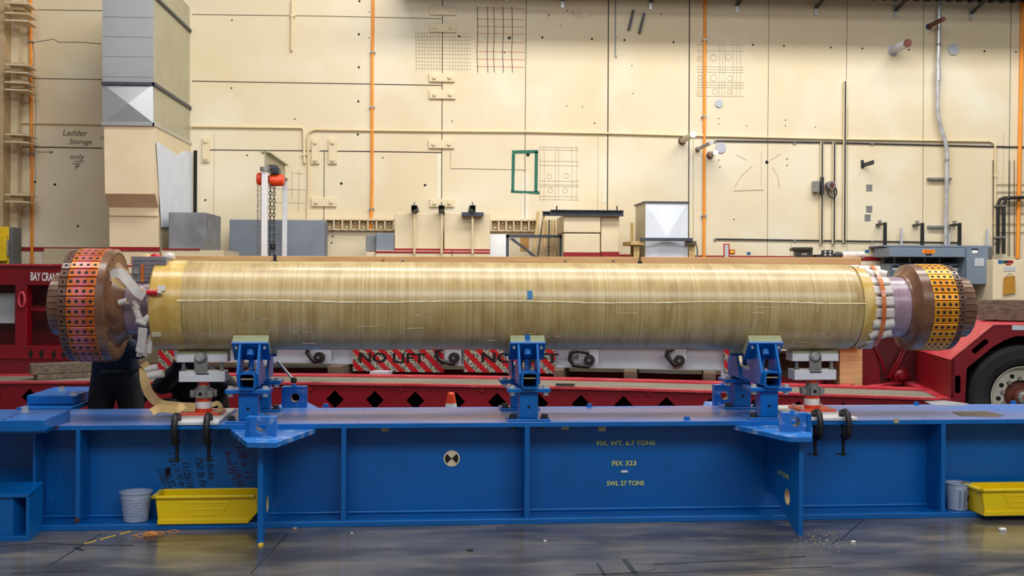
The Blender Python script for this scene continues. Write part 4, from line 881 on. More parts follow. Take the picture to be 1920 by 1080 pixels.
# ================================================================ WOUND CYLINDER
def cu(x, y=575, v=VC): return P(B, x, y, v)[0]
coil = thing('wound_cylinder', 'long resin wound cylinder with copper rings at both ends lying on blue saddles', 'cylinder', B, (0, VC, ZC-R))
uA, uB_ = cu(297, 492), cu(1578, 498)
def T1(u, z=0): return (u, VC, ZC)
xa, xb = cu(349, 493), uB_
m = MB().lathe([(xa, .0), (xa, R), (xb, R), (xb+.03, R-.003), (xb+.05, R-.01), (xb+.05, 0)], (0, VC, ZC), 'u', 96)
main = part('winding', m, 'winding', coil)
m = MB().lathe([(uA, .18), (uA, R-.006), (uA+.01, R+.003), (xa+.02, R+.003), (xa+.02, R-.002)], (0, VC, ZC), 'u', 96); part('end_wrap', m, 'winding_yellow', coil, label='smooth yellow end wrap')
m = MB().lathe([(xb+.05, R-.005), (xb+.055, R-.008), (xb+.13, R-.016), (xb+.16, R-.035), (xb+.17, .18)], (0, VC, ZC), 'u', 96); part('end_wrap', m, 'winding_yellow', coil, label='tapered yellow end wrap')
# glue seam along the side, wrinkles
m = MB(); n_ = 160; pts = []
zz0 = math.asin(.02/R)
for k in range(n_+1):
    u = xa+(xb+.06-xa)*k/n_; ang = .12+random.uniform(-.006, .006)+.02*math.sin(k*.11); pts.append((u, VC-math.cos(ang)*(R+.0005), ZC+math.sin(ang)*(R+.0005)))
m.tube(pts, [.0035+.003*random.random() for _ in pts], 5); part('glue_seam', m, 'glue', main)
m = MB()
for k in range(44):
    u = random.uniform(xa+.2, xb-.1); ang = random.uniform(-1.2, .05); L = random.uniform(.02, .12)
    if random.random() < .35: m.tube([(u+random.uniform(0, .15)*j/3, VC-math.cos(ang)*(R), ZC+math.sin(ang)*(R)) for j in range(4)], .0022, 4)
    else: m.tube([(u+.002*j, VC-math.cos(ang+L*j)*(R), ZC+math.sin(ang+L*j)*(R)) for j in range(5)], .0022, 4)
part('resin_drip', m, 'glue', main)['kind'] = 'stuff'
m = MB(); ua_, ub_ = cu(989, 553, VC-R), cu(999, 553, VC-R)
for k in range(4):
    a0, a1 = .18+.2*k/4, .18+.2*(k+1)/4
    m.add([(ua_, VC-math.cos(a0)*(R+.002), ZC+math.sin(a0)*(R+.002)), (ub_, VC-math.cos(a0)*(R+.002), ZC+math.sin(a0)*(R+.002)), (ub_, VC-math.cos(a1)*(R+.002), ZC+math.sin(a1)*(R+.002)), (ua_, VC-math.cos(a1)*(R+.002), ZC+math.sin(a1)*(R+.002))], [(0, 1, 2, 3)])
part('blue_tape', m, 'tape_blue', main)
def ringend(side, x_sh, x_f, x_s0, x_s1, x_d, x_c, Rr, rsh, rcap, cop, flare):
    """positions along u from the shaft outward"""
    N = 36
    ush, uf, u0, u1, ud, uc_ = [cu(x) for x in (x_sh, x_f, x_s0, x_s1, x_d, x_c)]
    part('shaft', MB().lathe([(ush, rsh), (uf, rsh)], (0, VC, ZC), 'u', 72), 'purple_wrap', coil)
    s = 1 if uc_ > ush else -1
    if flare: prof = [(uf-s*.055, rsh), (uf-s*.055, rsh+.012), (uf-s*.045, rsh+.02), (uf-s*.025, rsh+.05), (uf-s*.02, Rr-.02), (uf-s*.01, Rr), (u0, Rr)]
    else: prof = [(uf-s*.10, rsh), (uf-s*.10, rsh+.01), (uf-s*.03, rsh+.06), (uf-s*.02, rsh+.08), (uf-s*.018, rsh+.082), (uf-s*.02, Rr-.02), (uf-s*.01, Rr), (u0, Rr)]
    fl_ = part('flange', MB().lathe(prof, (0, VC, ZC), 'u', 96), 'flange_brown', coil)
    m = MB()
    for k in range(N):
        t = 2*math.pi*k/N; m.disc((uf-s*.021, VC+math.cos(t)*(Rr-.03), ZC+math.sin(t)*(Rr-.03)), .008, (1, 0, 0), 8)
    part('flange_hole', m, 'hole', fl_)
    part('core', MB().lathe([(u0, Rr), (u0, Rr-.012), (u1, Rr-.012), (u1, Rr)], (0, VC, ZC), 'u', 72), 'ring_brown', coil)
    def bar(ua, ub, r0, r1, k0, nh, rad, hr):
        m = MB(); w2 = rad*math.pi/N*.90; m.box((ua, -w2, r0), (ub, w2, r1)); m.mat(1)
        for j in range(nh):
            x_ = ua+(ub-ua)*(j+.5)/nh; m.disc((x_, 0, r1+.0012), hr, (0, 0, 1), 12)
        m.mat(2)
        for j in range(nh):
            x_ = ua+(ub-ua)*(j+.5)/nh; m.disc((x_, 0, r1+.0006), hr*1.55, (0, 0, 1), 12)
        return m
    def ringof(name, mb, mats, par):
        # bars built about the axis: place the object on the axis and turn it
        me = mkmesh(name, mb, mats, (0, 0, 0))
        for k in range(N):
            o_ = bpy.data.objects.new(name, me); COL.objects.link(o_); o_.parent = par; bb = BASE[par.name]
            o_.location = (0-bb[0], VC-bb[1], ZC-bb[2]); o_.rotation_euler = ((k+.5)*2*math.pi/N, 0, 0); BASE[o_.name] = bb
            b_ = o_.modifiers.new('bevel', 'BEVEL'); b_.width = .003; b_.segments = 1
    a, b = min(u0, u1), max(u0, u1)
    ringof('copper_bar', bar(a, b, Rr-.014, Rr+.004, 0, 4, Rr, .0085), [cop, 'hole', 'ring_brown'], coil)
    part('hub_ring', MB().lathe([(u1, Rr-.005), (u1, Rr-.012), (ud, Rr-.02), (ud, rcap)], (0, VC, ZC), 'u', 72), 'ring_brown', coil)
    a, b = min(u1, ud), max(u1, ud)
    ringof('end_block', bar(a+.002, b, Rr-.025, Rr-.003, 0, 1, Rr, .011), ['ring_brown', 'hole', 'flange_brown'], coil)
    cap = part('end_cap', MB().lathe([(ud, 0), (ud, rcap-.004), (uc_, rcap-.004), (uc_+s*.01, rcap-.015), (uc_+s*.01, 0)], (0, VC, ZC), 'u', 72), 'ring_brown', coil)
    m = MB()
    for k in range(30):
        t = 2*math.pi*k/30; c_, s_ = math.cos(t), math.sin(t); wd = .018
        q = [(-wd, rcap-.006), (wd, rcap-.006), (wd, rcap+.003), (-wd, rcap+.003)]
        P1 = [(ud, VC+c_*r_-s_*x_, ZC+s_*r_+c_*x_) for x_, r_ in q]; m.prism(P1, (uc_-ud, 0, 0))
    part('cap_segment', m, 'flange_brown', cap)
ringend(-1, 312, 217, 206, 155, 138, 106, .371, .20, .193, 'copper', False)
ringend(1, 1600, 1700, 1716, 1760, 1774, 1805, .302, .213, .207, 'copper_gold', True)
# ------------- straps, rolls and the small grey device at the left end
o = thing('grey_terminal_box', 'grey finned box with an orange strap between the large ring and the cylinder', 'box', B, P3(B, 278, 528, VC-.12))
part('body', pbox(B, 247, 481, 312, 529, VC-.14, VC-.02), 'grey_plastic', o, .004); 
for k in range(5): m = MB(); pbox(B, 248, 487+k*8, 311, 488.5+k*8, VC-.146, VC-.14, m); part('fin', m, 'steel', o)
part('strap', pbox(B, 264, 496, 270, 529, VC-.15, VC-.145), 'tape_orange', o); part('dial', MB().cyl(P3(B, 255, 509, VC-.14), P3(B, 255, 509, VC-.16), .02, n=18), 'steel', o)
def roll(c, d, r, L, mat='tape_white', label=None, group=None):
    c = Vector(c); d = Vector(d).normalized(); m = MB().cyl(c-d*L/2, c+d*L/2, r, n=16, caps=False).cyl(c-d*L/2, c+d*L/2, r*.72, n=16, caps=False)
    a = d.orthogonal().normalized(); b = d.cross(a)
    for e in (-1, 1):
        cc = c+d*L/2*e; vs = [cc+(a*math.cos(k*math.pi/8)+b*math.sin(k*math.pi/8))*q for q in (r, r*.72) for k in range(16)]
        m.add(vs, [(k, (k+1) % 16, (k+1) % 16+16, k+16) for k in range(16)])
    return m.mat(1).cyl(c-d*L*.45, c+d*L*.45, r*.7, n=12)
LR = [((245, 538), (.6, .2, -.8), .022, .09), ((283, 556), (.3, .1, -1), .028, .09), ((263, 546), (.7, -.4, .3), .02, .05), ((258, 588), (-.3, -.2, 1), .022, .1), ((276, 598), (.7, -.2, .5), .024, .08), ((266, 604), (.8, -.1, -.3), .02, .07),
      ((272, 655), (.1, -.2, 1), .024, .08), ((280, 648), (.1, 0, 1), .02, .1), ((262, 660), (.2, 0, 1), .018, .06), ((232, 566), (.9, -.3, .2), .02, .06), ((285, 572), (.4, -.1, -1), .026, .09), ((268, 628), (.2, -.1, 1), .024, .07), ((255, 572), (.5, -.2, -.8), .018, .06), ((292, 702), (1, -.1, .15), .026, .1), ((284, 690), (.8, 0, .2), .02, .08)]
for k, ((x, y), d, r, L) in enumerate(LR):
    v_ = VC-.26 if y < 620 else VC-.2
    single('fabric_roll', roll(P3(B, x, y, v_), d, r, L), ['tape_white', 'tape_tan'], 'small white rolled fabric strip in the loose bunch beside the large ring', 'roll', B, 'white rolled strips at the large ring end')
def strap(name, pts, wd, mat, label, v, group=None, th=.006):
    path = [Vector(P3(B, x, y, vv)) for x, y, vv in pts]; m = MB(); L_ = []; 
    # smooth
    sm = []
    for i in range(len(path)-1):
        p0, p1, p2, p3 = path[max(i-1, 0)], path[i], path[i+1], path[min(i+2, len(path)-1)]
        for k in range(5):
            t = k/5; sm.append(.5*((2*p1)+(p2-p0)*t+(2*p0-5*p1+4*p2-p3)*t*t+(3*p1-p0-3*p2+p3)*t**3))
    sm.append(path[-1]); vs = []
    for i, p in enumerate(sm):
        d = (sm[min(i+1, len(sm)-1)]-sm[max(i-1, 0)]).normalized(); nv = Vector((0, -1, .25)).normalized(); q = d.cross(nv); q = q.normalized()*wd/2; n2 = q.cross(d).normalized()*th/2
        vs += [p-q-n2, p+q-n2, p+q+n2, p-q+n2]
    fs = []
    for i in range(len(sm)-1):
        for k in range(4): fs.append((i*4+k, i*4+(k+1) % 4, i*4+4+(k+1) % 4, i*4+4+k))
    fs += [(0, 1, 2, 3), tuple(len(vs)-1-k for k in range(4))]
    m.add(vs, fs, False); return single(name, m, mat, label, 'strap', B, group)
strap('fabric_strap', [(208, 517, VC-.33), (225, 512, VC-.36), (243, 530, VC-.38), (258, 548, VC-.38), (270, 556, VC-.35)], .06, 'tape_white', 'wide white strap running from the large ring flange to the rolls', 0)
strap('fabric_strap', [(210, 522, VC-.35), (222, 532, VC-.36), (235, 540, VC-.36)], .03, 'tape_tan', 'short tan strap on the face of the large ring flange', 0)
strap('fabric_strap', [(268, 615, VC-.3), (266, 640, VC-.28), (262, 660, VC-.26)], .055, 'tape_white', 'white strap hanging below the small rolls beside the shaft', 0)
strap('fabric_strap', [(270, 690, VC-.2), (272, 715, VC-.22), (280, 738, VC-.2), (300, 757, VC-.15), (330, 762, VC-.12), (366, 764, VC-.08)], .06, 'tape_tan', 'tan strap drooping from the rolls down onto the blue beam', 0)
strap('fabric_strap', [(284, 773, .1), (300, 766, .12), (330, 768, .1), (345, 760, .15)], .05, 'tape_tan', 'tan strap end lying on the beam beside the jack stand', 0)
strap('fabric_strap', [(270, 680, VC-.22), (280, 700, VC-.2), (272, 712, VC-.2)], .05, 'tape_tan', 'short tan strap tangled under the white rolls', 0)
strap('fabric_strap', [(397, 760, .3), (408, 756, .3), (414, 764, .3), (411, 772, .3)], .03, 'lumber', 'pale strap loop at the right side of the left jack stand', 0)
o = thing('red_valve', 'red plug with a silver tip on the yellow end wrap', 'valve', B, P3(B, 285, 550, VC-R-.01))
part('body', MB().cyl(P3(B, 276, 549, VC-R-.0), P3(B, 296, 549, VC-R-.02), .017, n=14), 'sign_red', o); part('tip', MB().cyl(P3(B, 296, 549, VC-R-.02), P3(B, 303, 549, VC-R-.022), .012, n=12), 'steel_bright', o)
single('white_tab', pbox(B, 296, 535, 309, 545, VC-.30, VC-.285), 'white', 'small white tab on the yellow wrap above the red plug', 'tab', B)
single('grey_clip', pbox(B, 283, 623, 302, 632, VC-.265, VC-.24), 'galv_olive', 'small grey clip on the lower edge of the yellow end wrap', 'clip', B, bevel=.004)
for k, (x, y, mt) in enumerate(((275, 484, 'tape_tan'), (292, 483, 'sign_red'), (318, 482, 'tape_white'))):
    single('cloth_bundle', MB().lathe([(cu(x-9), 0), (cu(x-9), .02), (cu(x), .032), (cu(x+9), .02), (cu(x+9), 0)], (0, VC-.0, P(B, x, y, VC)[1]), 'u', 14), mt, ('tan', 'red', 'white')[k]+' crumpled cloth on top between the ring and the winding', 'cloth', B)
# rolls around the right end
ue = xb+.17
for k in range(13):
    t = math.radians(112 - k*17); rr_ = .262
    for j in range(2 if 2 <= k <= 9 else 1):
        c = (ue-.015+.078*j + (.0 if k > 2 else -.10+.04*k), VC-math.cos(t)*rr_, ZC+math.sin(t)*rr_)
        tw = random.uniform(-.35, .35) + (0 if 3 < k < 9 else .5*random.choice((-1, 1)))
        d = Vector((math.cos(tw), math.sin(tw)*math.sin(t), math.sin(tw)*math.cos(t)))
        if 3 < k < 8:
            ax = Vector((1, random.uniform(-.06, .06), random.uniform(-.06, .06))).normalized(); rad = Vector((0, -math.cos(t), math.sin(t))); tg = ax.cross(rad).normalized(); C_ = Vector(c)+rad*random.uniform(-.004, .006)
            single('fabric_roll', MB().hexa([C_+ax*a_*.036+tg*b_*.033+rad*h_*.018 for h_ in (-1, 1) for a_, b_ in ((-1, -1), (1, -1), (1, 1), (-1, 1))]), 'tape_white', 'flattened white fabric loop in the ring around the end near the small copper ring', 'roll', B, 'flat white loops at the small ring end', .012)
            continue
        single('fabric_roll', roll(c, d, .038 if 3 < k < 8 else .035, .075), ['tape_white', 'tape_tan'], 'white rolled fabric strip in the ring around the end near the small copper ring', 'roll', B, 'white rolled strips at the small ring end')
pts = []
for k in range(17):
    t = math.radians(75-k*8.5); pts.append((ue+.012, VC-math.cos(t)*.305, ZC+math.sin(t)*.305))
m = MB()
vs = []
for p in pts: vs += [(p[0]-.014, p[1], p[2]), (p[0]+.014, p[1], p[2])]
m.add(vs, [(2*i, 2*i+1, 2*i+3, 2*i+2) for i in range(16)]); o = single('orange_tape', m, 'tape_orange', 'glossy orange tape band wrapped over the white rolls near the small ring', 'tape', B)
so = o.modifiers.new('solid', 'SOLIDIFY'); so.thickness = .003
# ================================================================ BINS AND BUCKETS
def bin_(name_l, x0, x1, yt, yb, v0, depth, zb_, flip):
    ua, ub = P(B, x0, yb, v0)[0], P(B, x1, yb, v0)[0]; zt_ = zb_+.175
    o = thing('storage_bin', name_l, 'bin', B, ((ua+ub)/2, v0+depth/2, zb_), 'yellow storage bins on the beam foot')
    L_ = ub-ua
    t_ = .006
    # long walls: outline with slanted mouth at the right end
    outl = [(ua+.02, zb_), (ub-.06, zb_), (ub, zb_+.07), (ub-.015, zt_), (ua, zt_)]
    m = MB(); m.prism([(a, v0+.012, b) for a, b in outl], (0, t_, 0)); m.prism([(a, v0+depth-t_-.012, b) for a, b in outl], (0, t_, 0))
    m.box((ua+.02, v0+.012, zb_), (ub-.06, v0+depth-.012, zb_+t_)); m.prism([(ua+.02, v0+.012, zb_), (ua, v0+.012, zt_), (ua+t_, v0+.012, zt_), (ua+.02+t_, v0+.012, zb_)], (0, depth-.024, 0))
    m.prism([(ub-.06, v0+.012, zb_), (ub, v0+.012, zb_+.07), (ub-t_, v0+.012, zb_+.07), (ub-.06-t_, v0+.012, zb_)], (0, depth-.024, 0))
    part('shell', m, 'yellow_bin', o)
    m = MB(); m.box((ua-.02, v0-.008, zt_-.012), (ub-.015, v0+.014, zt_+.004)); m.box((ua-.02, v0+depth-.014, zt_-.012), (ub-.015, v0+depth+.008, zt_+.004)); m.box((ua-.02, v0-.008, zt_-.012), (ua+.01, v0+depth+.008, zt_+.004))
    part('rim', m, 'yellow_bin', o, .003)
    m = MB(); pu = ua+L_*.27; pv = ua+L_*.70
    for (a, b) in (((pu-.02, zt_-.02), (pu+.03, zb_+.055)), ((pv+.02, zt_-.02), (pv-.03, zb_+.055)), ((pu+.03, zb_+.055), (pv-.03, zb_+.055)), ((pu+.03, zb_+.09), (pv-.02, zb_+.09)), ((pu, zb_+.13), (pv, zb_+.13))):
        m.tube([(a[0], v0+.012, a[1]), (b[0], v0+.012, b[1])], .004, 6)
    m.box((ua+.015, v0+.004, zb_), (ub-.06, v0+.014, zb_+.028)); part('side_moulding', m, 'yellow_bin', o, .002)
bin_('yellow storage bin on the beam foot between the handwriting and the gusset plate', 290, 483, 936, 988, -.03, .24, .036, 0)
bin_('yellow storage bin cut off by the right edge of the picture', 1842, 2010, 915, 966, -.14, .24, .036, 0)
def bucket(x, yt, yb, v, rt, rb, h, label, ink):
    u_ = P(B, x, yb, v)[0]; z0_ = .036
    o = thing('mixing_bucket', label, 'bucket', B, (u_, v, z0_), 'small plastic buckets on the beam foot')
    part('cup', MB().lathe([(z0_+.004, 0), (z0_, rb*.9), (z0_+.003, rb), (z0_+h, rt), (z0_+h, rt-.003), (z0_+.006, rb-.003), (z0_+.006, 0)], (u_, v, 0), 'z', 40), 'bucket', o)
    part('rim', MB().lathe([(z0_+h-.004, rt-.001), (z0_+h-.004, rt+.006), (z0_+h+.003, rt+.006), (z0_+h+.003, rt-.003)], (u_, v, 0), 'z', 40).lathe([(z0_+h*.82, rt*.96), (z0_+h*.82, rt*.99+.002), (z0_+h*.84, rt*.995)], (u_, v, 0), 'z', 40), 'bucket', o)
    m = MB()
    rr2 = lambda z: rb+(rt-rb)*(z-z0_)/h+.0012
    if ink:
        for cc in (-.35, .12):
            for k in range(9):
                z = z0_+h*(.1+k*.075)
                for e in range(2): a = cc-math.pi/2+e*.06; a2 = a+.13+.05*(k % 2); m.add([(u_+math.cos(q)*rr2(zz), v+math.sin(q)*rr2(zz), zz) for q, zz in ((a, z), (a2, z), (a2, z+.005), (a, z+.005))], [(0, 1, 2, 3)])
        q0, q1 = -1.05, -.72; m.add([(u_+math.cos(q)*rr2(zz), v+math.sin(q)*rr2(zz), zz) for q, zz in ((q0, z0_+h*.35), (q1, z0_+h*.35), (q1, z0_+h*.58), (q0, z0_+h*.58))], [(0, 1, 2, 3)])
    else:
        for k in range(26):
            for e in range(7):
                a = -math.pi/2-.95+k*.075; z = z0_+h*(.12+e*.09); 
                if random.random() < .6: m.add([(u_+math.cos(q)*rr2(zz), v+math.sin(q)*rr2(zz), zz) for q, zz in ((a, z), (a+.04, z), (a+.04, z+.0035), (a, z+.0035))], [(0, 1, 2, 3)])
    part('measure_marks', m, 'bucket_ink', o)
bucket(255, 924, 982, .1, .097, .076, .185, 'small cloudy plastic bucket on the beam foot left of the yellow bin', False)
bucket(1795, 907, 960, .095, .080, .066, .18, 'small plastic bucket with blue measure marks in the right bay of the beam', True)
# ---- small things on the floor
m = MB(); c = Pz(B, 293, 1003, 0)
for k in range(9):
    cx0, cy0 = c[0]+random.uniform(-.09, .09), c[1]+random.uniform(-.05, .05)
    m.tube([(cx0+math.cos(t*.6)*random.uniform(.02, .05), cy0+math.sin(t*.6)*.035, .006+.012*random.random()) for t in range(11)], .0022, 5, closed=True)
single('twine_heap', m, 'string', 'tangled orange twine lying on the floor in front of the left yellow bin', 'twine', B)
m = MB(); a = Pz(B, 158, 1020, .0); b = Pz(B, 246, 996, .0); n_ = 12; A_, B__ = Vector(a), Vector(b)
for k in range(n_):
    if k in (3, 8): continue
    p, q = A_.lerp(B__, k/n_), A_.lerp(B__, (k+.85)/n_); m.prism([(p.x, p.y-.012, .0005), (q.x, q.y-.012, .0005), (q.x, q.y+.012, .0005), (p.x, p.y+.012, .0005)], (0, 0, .0015))
single('tape_strip', m, 'thread_yellow', 'worn strip of yellow tape on the floor at the lower left', 'tape', B)
o = single('yellow_foot_tape', MB().box((sx(487, 1010, -.43), -.50, 0), (sx(495, 1010, -.43), -.455, .012)), 'thread_yellow', 'small piece of yellow tape at the foot of the left gusset plate', 'tape', B)
m = MB()
for pts, wd in (([(0, 1024), (80, 1018), (165, 1022), (250, 1022)], .02), ([(20, 1075), (160, 1070)], .015), ([(1225, 1058), (1300, 1054), (1400, 1050), (1510, 1043)], .03), ([(1080, 1077), (1300, 1072), (1450, 1066), (1560, 1062)], .014), ([(1170, 1048), (1195, 1080)], .03), ([(1120, 1056), (1134, 1078)], .016),
                ([(1622, 972), (1580, 1008), (1560, 1020)], .012), ([(540, 1000), (470, 1075)], .012), ([(90, 1062), (190, 1000)], .012), ([(140, 1026), (155, 1032)], .03), ([(1130, 1078), (1230, 1068)], .01), ([(1820, 1080), (1925, 1062)], .05)):
    pp = [Pz(B, x, y, .0012) for x, y in pts]; m.ribbon(pp, wd, (0, 0, 1))
mk = part('skid_mark', m, 'black_steel', (BASE.__setitem__('floor', (0, 0, 0)), fl)[1]) if False else None
ob = bpy.data.objects.new('skid_mark', mkmesh('skid_mark', (lambda q: (setattr(q, 'v', [tuple(B.world(p)) for p in q.v]), q)[1])(m), 'black_steel', (0, 0, 0))); COL.objects.link(ob); ob.parent = fl
for k, (x, y, s_, mt, lb) in enumerate(((882, 1033, .016, 'black_steel', 'small black cube of debris on the floor below the target sticker'), (1022, 1015, .008, 'white', 'tiny white scrap on the floor below the middle stiffener'), (1600, 1017, .012, 'white', 'white crumb on the floor near the right gusset plate'), (1880, 995, .02, 'white', 'white curl of paper on the floor below the right yellow bin'), (553, 992, .012, 'tan_tag', 'small red and tan scrap beside the beam foot'), (660, 1000, .007, 'white', 'tiny white scrap on the floor left of centre'))):
    p = Pz(B, x, y, 0); single('floor_scrap', MB().box((p[0]-s_, p[1]-s_*.7, .0005), (p[0]+s_, p[1]+s_*.7, s_*.8)), mt, lb, 'debris', B, 'scraps on the floor', .002)
# crumbs near the right gusset: uncountable grit
m = MB()
for k in range(70):
    p = Pz(B, random.gauss(1545, 28), random.gauss(1012, 9), .0015); r_ = random.uniform(.0015, .0045); m.box((p[0]-r_, p[1]-r_, .0005), (p[0]+r_, p[1]+r_, r_*.8))
single('grit', m, 'tan_tag', 'scatter of pale grit on the floor by the right gusset plate', 'grit', B, kind='stuff')
# PART3
# ================================================================ RED TRAILER
def camz(u):   # cambered deck height
    t = (u-(-.3))/5.0
    return .53 - .055*t*t
uTL = P(T, -260, 720, 0)[0]; uTR = P(T, 1783, 720, 0)[0]
tr = thing('lowbed_trailer', 'red lowbed trailer with diamond cut side rails standing behind the blue beam', 'trailer', T, (0, 1.5, 0))
def loft(u0, u1, v0, v1, dz0, dz1, n=24, mbx=None):
    m = mbx or MB()
    vs = []
    for k in range(n+1):
        u = u0+(u1-u0)*k/n; z = camz(u); vs += [(u, v0, z+dz0), (u, v1, z+dz0), (u, v1, z+dz1), (u, v0, z+dz1)]
    fs = [(0, 1, 2, 3), tuple(4*n+k for k in (3, 2, 1, 0))]
    for k in range(n):
        for j in range(4): fs.append((4*k+j, 4*k+(j+1) % 4, 4*k+4+(j+1) % 4, 4*k+4+j))
    return m.add(vs, fs)
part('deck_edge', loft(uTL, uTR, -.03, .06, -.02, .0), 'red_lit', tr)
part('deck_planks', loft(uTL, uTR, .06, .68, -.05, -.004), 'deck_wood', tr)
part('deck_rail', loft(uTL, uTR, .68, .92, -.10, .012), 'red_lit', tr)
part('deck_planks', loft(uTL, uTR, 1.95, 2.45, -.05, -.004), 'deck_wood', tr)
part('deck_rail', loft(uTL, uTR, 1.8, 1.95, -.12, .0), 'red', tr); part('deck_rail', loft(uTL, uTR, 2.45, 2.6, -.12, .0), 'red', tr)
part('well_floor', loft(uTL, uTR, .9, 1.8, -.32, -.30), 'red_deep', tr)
# side rail with diamond holes
m = MB(); sp = S(T, 0)*78.0
uc0 = P(T, 628, 749, 0)[0]; k0 = math.floor((uTL-uc0)/sp); k1 = math.ceil((uTR-uc0)/sp)
for k in range(k0, k1+1):
    c = uc0+k*sp; a, b = c-sp/2, c+sp/2
    if b < uTL or a > uTR-.1: continue
    z = camz(c); h = .092; cz = z-.165
    m.holeplate([(a, z-.34), (b, z-.34), (b, camz(b)-.018), (a, camz(a)-.018)], [(c-h, cz), (c, cz-h), (c+h, cz), (c, cz+h)], (c, cz), lambda p, q: (p, 0, q), (0, .012, 0))
part('side_rail', m, 'red', tr)
part('lower_rail', loft(uTL, uTR, -.03, .1, -.36, -.34), 'red', tr)
part('dark_backing', loft(uTL, uTR, .5, .52, -.36, -.05), 'dark_void', tr)  # near-black backing, stands in for shade behind the diamond holes
for x, y in ((583, 729), (753, 730), (905, 731), (1060, 733), (1217, 736)): c = P3(T, x, y, -.0); part('rail_boss', MB().cyl((c[0], -.015, c[2]), (c[0], .0, c[2]), .025, n=14), 'red', tr)
for x, y in ((600, 719), (1060, 722)): c = P3(T, x, y, .04); part('tie_pocket', MB().box((c[0]-.09, .0, c[2]-.004), (c[0]+.09, .09, c[2]+.012)), 'black_iron', tr)
# lashing pocket struts at right section
uq = P(T, 1600, 735, 0)[0]
for x0, x1 in ((1560, 1600), (1600, 1690), (1500, 1530)):
    a, b = P(T, x0, 700, 1.0)[0], P(T, x1, 700, 1.8)[0]; z = camz(a); part('brace', MB().prism([(a, .92, z-.03), (a+.12, .92, z-.03), (b+.12, 1.8, z-.03), (b, 1.8, z-.03)], (0, 0, .02)), 'red_lit', tr)
part('end_rail', MB().box((uTR-.1, -.03, camz(uTR)-.05), (uTR+.02, 2.6, camz(uTR)+.006)), 'red_lit', tr)
# left gooseneck
GV = .8
def gz(y, x=80): return P(T, x, y, GV)[1]
def gu(x): return P(T, x, 580, GV)[0]
zt_, zb_ = gz(497), gz(706)
m = MB(); z1_, z2_ = gz(535), gz(650)
for a, b, c, d in ((-240, 165, gz(535), gz(498)), (-240, 165, gz(674), gz(648)), (28, 50, gz(650), gz(534)), (140, 165, gz(650), gz(534))):
    m.box((gu(a), GV, c), (gu(b), GV+.12, d))
m.box((gu(50), GV+.06, gz(584)), (gu(140), GV+.7, gz(578)))
goose = part('gooseneck_frame', m, 'red', tr, .008)
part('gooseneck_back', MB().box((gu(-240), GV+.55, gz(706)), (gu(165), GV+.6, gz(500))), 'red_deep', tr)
part('gooseneck_floor', MB().box((gu(50), GV+.02, gz(652)), (gu(165), GV+.55, gz(648))), 'red', tr)
part('top_plate', MB().box((gu(-240), GV-.03, zt_-.01), (gu(165), GV+1.5, zt_+.012)), 'red_lit', tr)
m = MB()
for k in range(16): u_ = gu(52+k*5.4); m.cyl((u_, GV+.05, gz(578)), (u_, GV+.05, gz(578)+.03), .007, n=6)
part('shelf_pegs', m, 'red_deep', tr)
m = MB(); zc_ = gz(664, 100); hh = .06
for x in (58, 78, 101, 120):
    u_ = P(T, x, 664, GV)[0]; part('diamond_cutout', MB().prism([(u_-.03, GV-.003, zc_), (u_, GV-.003, zc_-.06), (u_+.03, GV-.003, zc_), (u_, GV-.003, zc_+.055)], (0, .002, 0)), 'dark_void', goose)
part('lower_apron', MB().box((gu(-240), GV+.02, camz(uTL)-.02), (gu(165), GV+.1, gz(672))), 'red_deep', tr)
part('sheet_notice', MB().box((gu(-40), GV+.3, P(T, 10, 606, GV+.3)[1]), (P(T, 28, 580, GV+.3)[0], GV+.302, P(T, 10, 550, GV+.3)[1])), 'paper', tr, label='printed paper sheet')
part('lettering', text_mb('BAY CRANE', P3(T, 84.5, 519, GV-.004), 17*S(T, GV), 61*S(T, GV), -.03, 0, None, bold=.02), 'white', goose, label='white BAY CRANE lettering')
cc = P3(T, 41, 562, GV-.03); m = MB().tube([(cc[0]+.035*math.cos(t*.45), GV-.03, cc[2]+(.085 if abs(math.sin(t*.45)) > .2 else .06)*math.sin(t*.45)) for t in range(14)], .014, 8, closed=True)
part('lashing_ring', m, 'red_lit', tr)
# right fender and wheel bay
def tp(x, y, v=0.0): return P3(T, x, y, v)
FV = -.03
m = MB(); sk = [tp(1783, 675, FV), tp(1864, 609, FV), tp(1940, 609, FV), tp(1940, 626, FV), tp(1903, 630, FV), tp(1862, 650, FV), tp(1813, 690, FV), tp(1809, 756, FV), tp(1783, 756, FV)]
# skirt as three convex plates with slot holes
def slot(ax, ay, bx, by, r):
    A2 = Vector(P(T, ax, ay, FV)); B2 = Vector(P(T, bx, by, FV)); d = (B2-A2).normalized(); out = []; th0 = math.atan2(d.y, d.x)
    for c_, s_ in ((B2, 0), (A2, math.pi)):
        for k in range(9): t = th0+s_-math.pi/2+k*math.pi/8; out.append((c_.x+math.cos(t)*r, c_.y+math.sin(t)*r))
    return out, tuple((A2+B2)/2)
def c2(x, y): return P(T, x, y, FV)
s_, cc_ = slot(1828, 658, 1848, 641, .026); m.holeplate([c2(1783, 675), c2(1813, 690), c2(1862, 650), c2(1864, 609)], s_, cc_, lambda a, b: (a, FV, b), (0, .03, 0))
s_, cc_ = slot(1796, 709, 1796, 733, .026); m.holeplate([c2(1783, 675), c2(1813, 690), c2(1809, 758), c2(1783, 758)], s_, cc_, lambda a, b: (a, FV, b), (0, .03, 0))
m.prism([(p[0], FV, p[1]) for p in (c2(1864, 609), c2(1862, 650), c2(1885, 637), c2(1905, 630), c2(2250, 627), c2(2250, 609))], (0, .03, 0))
part('fender_skirt', m, 'red', tr, 0)
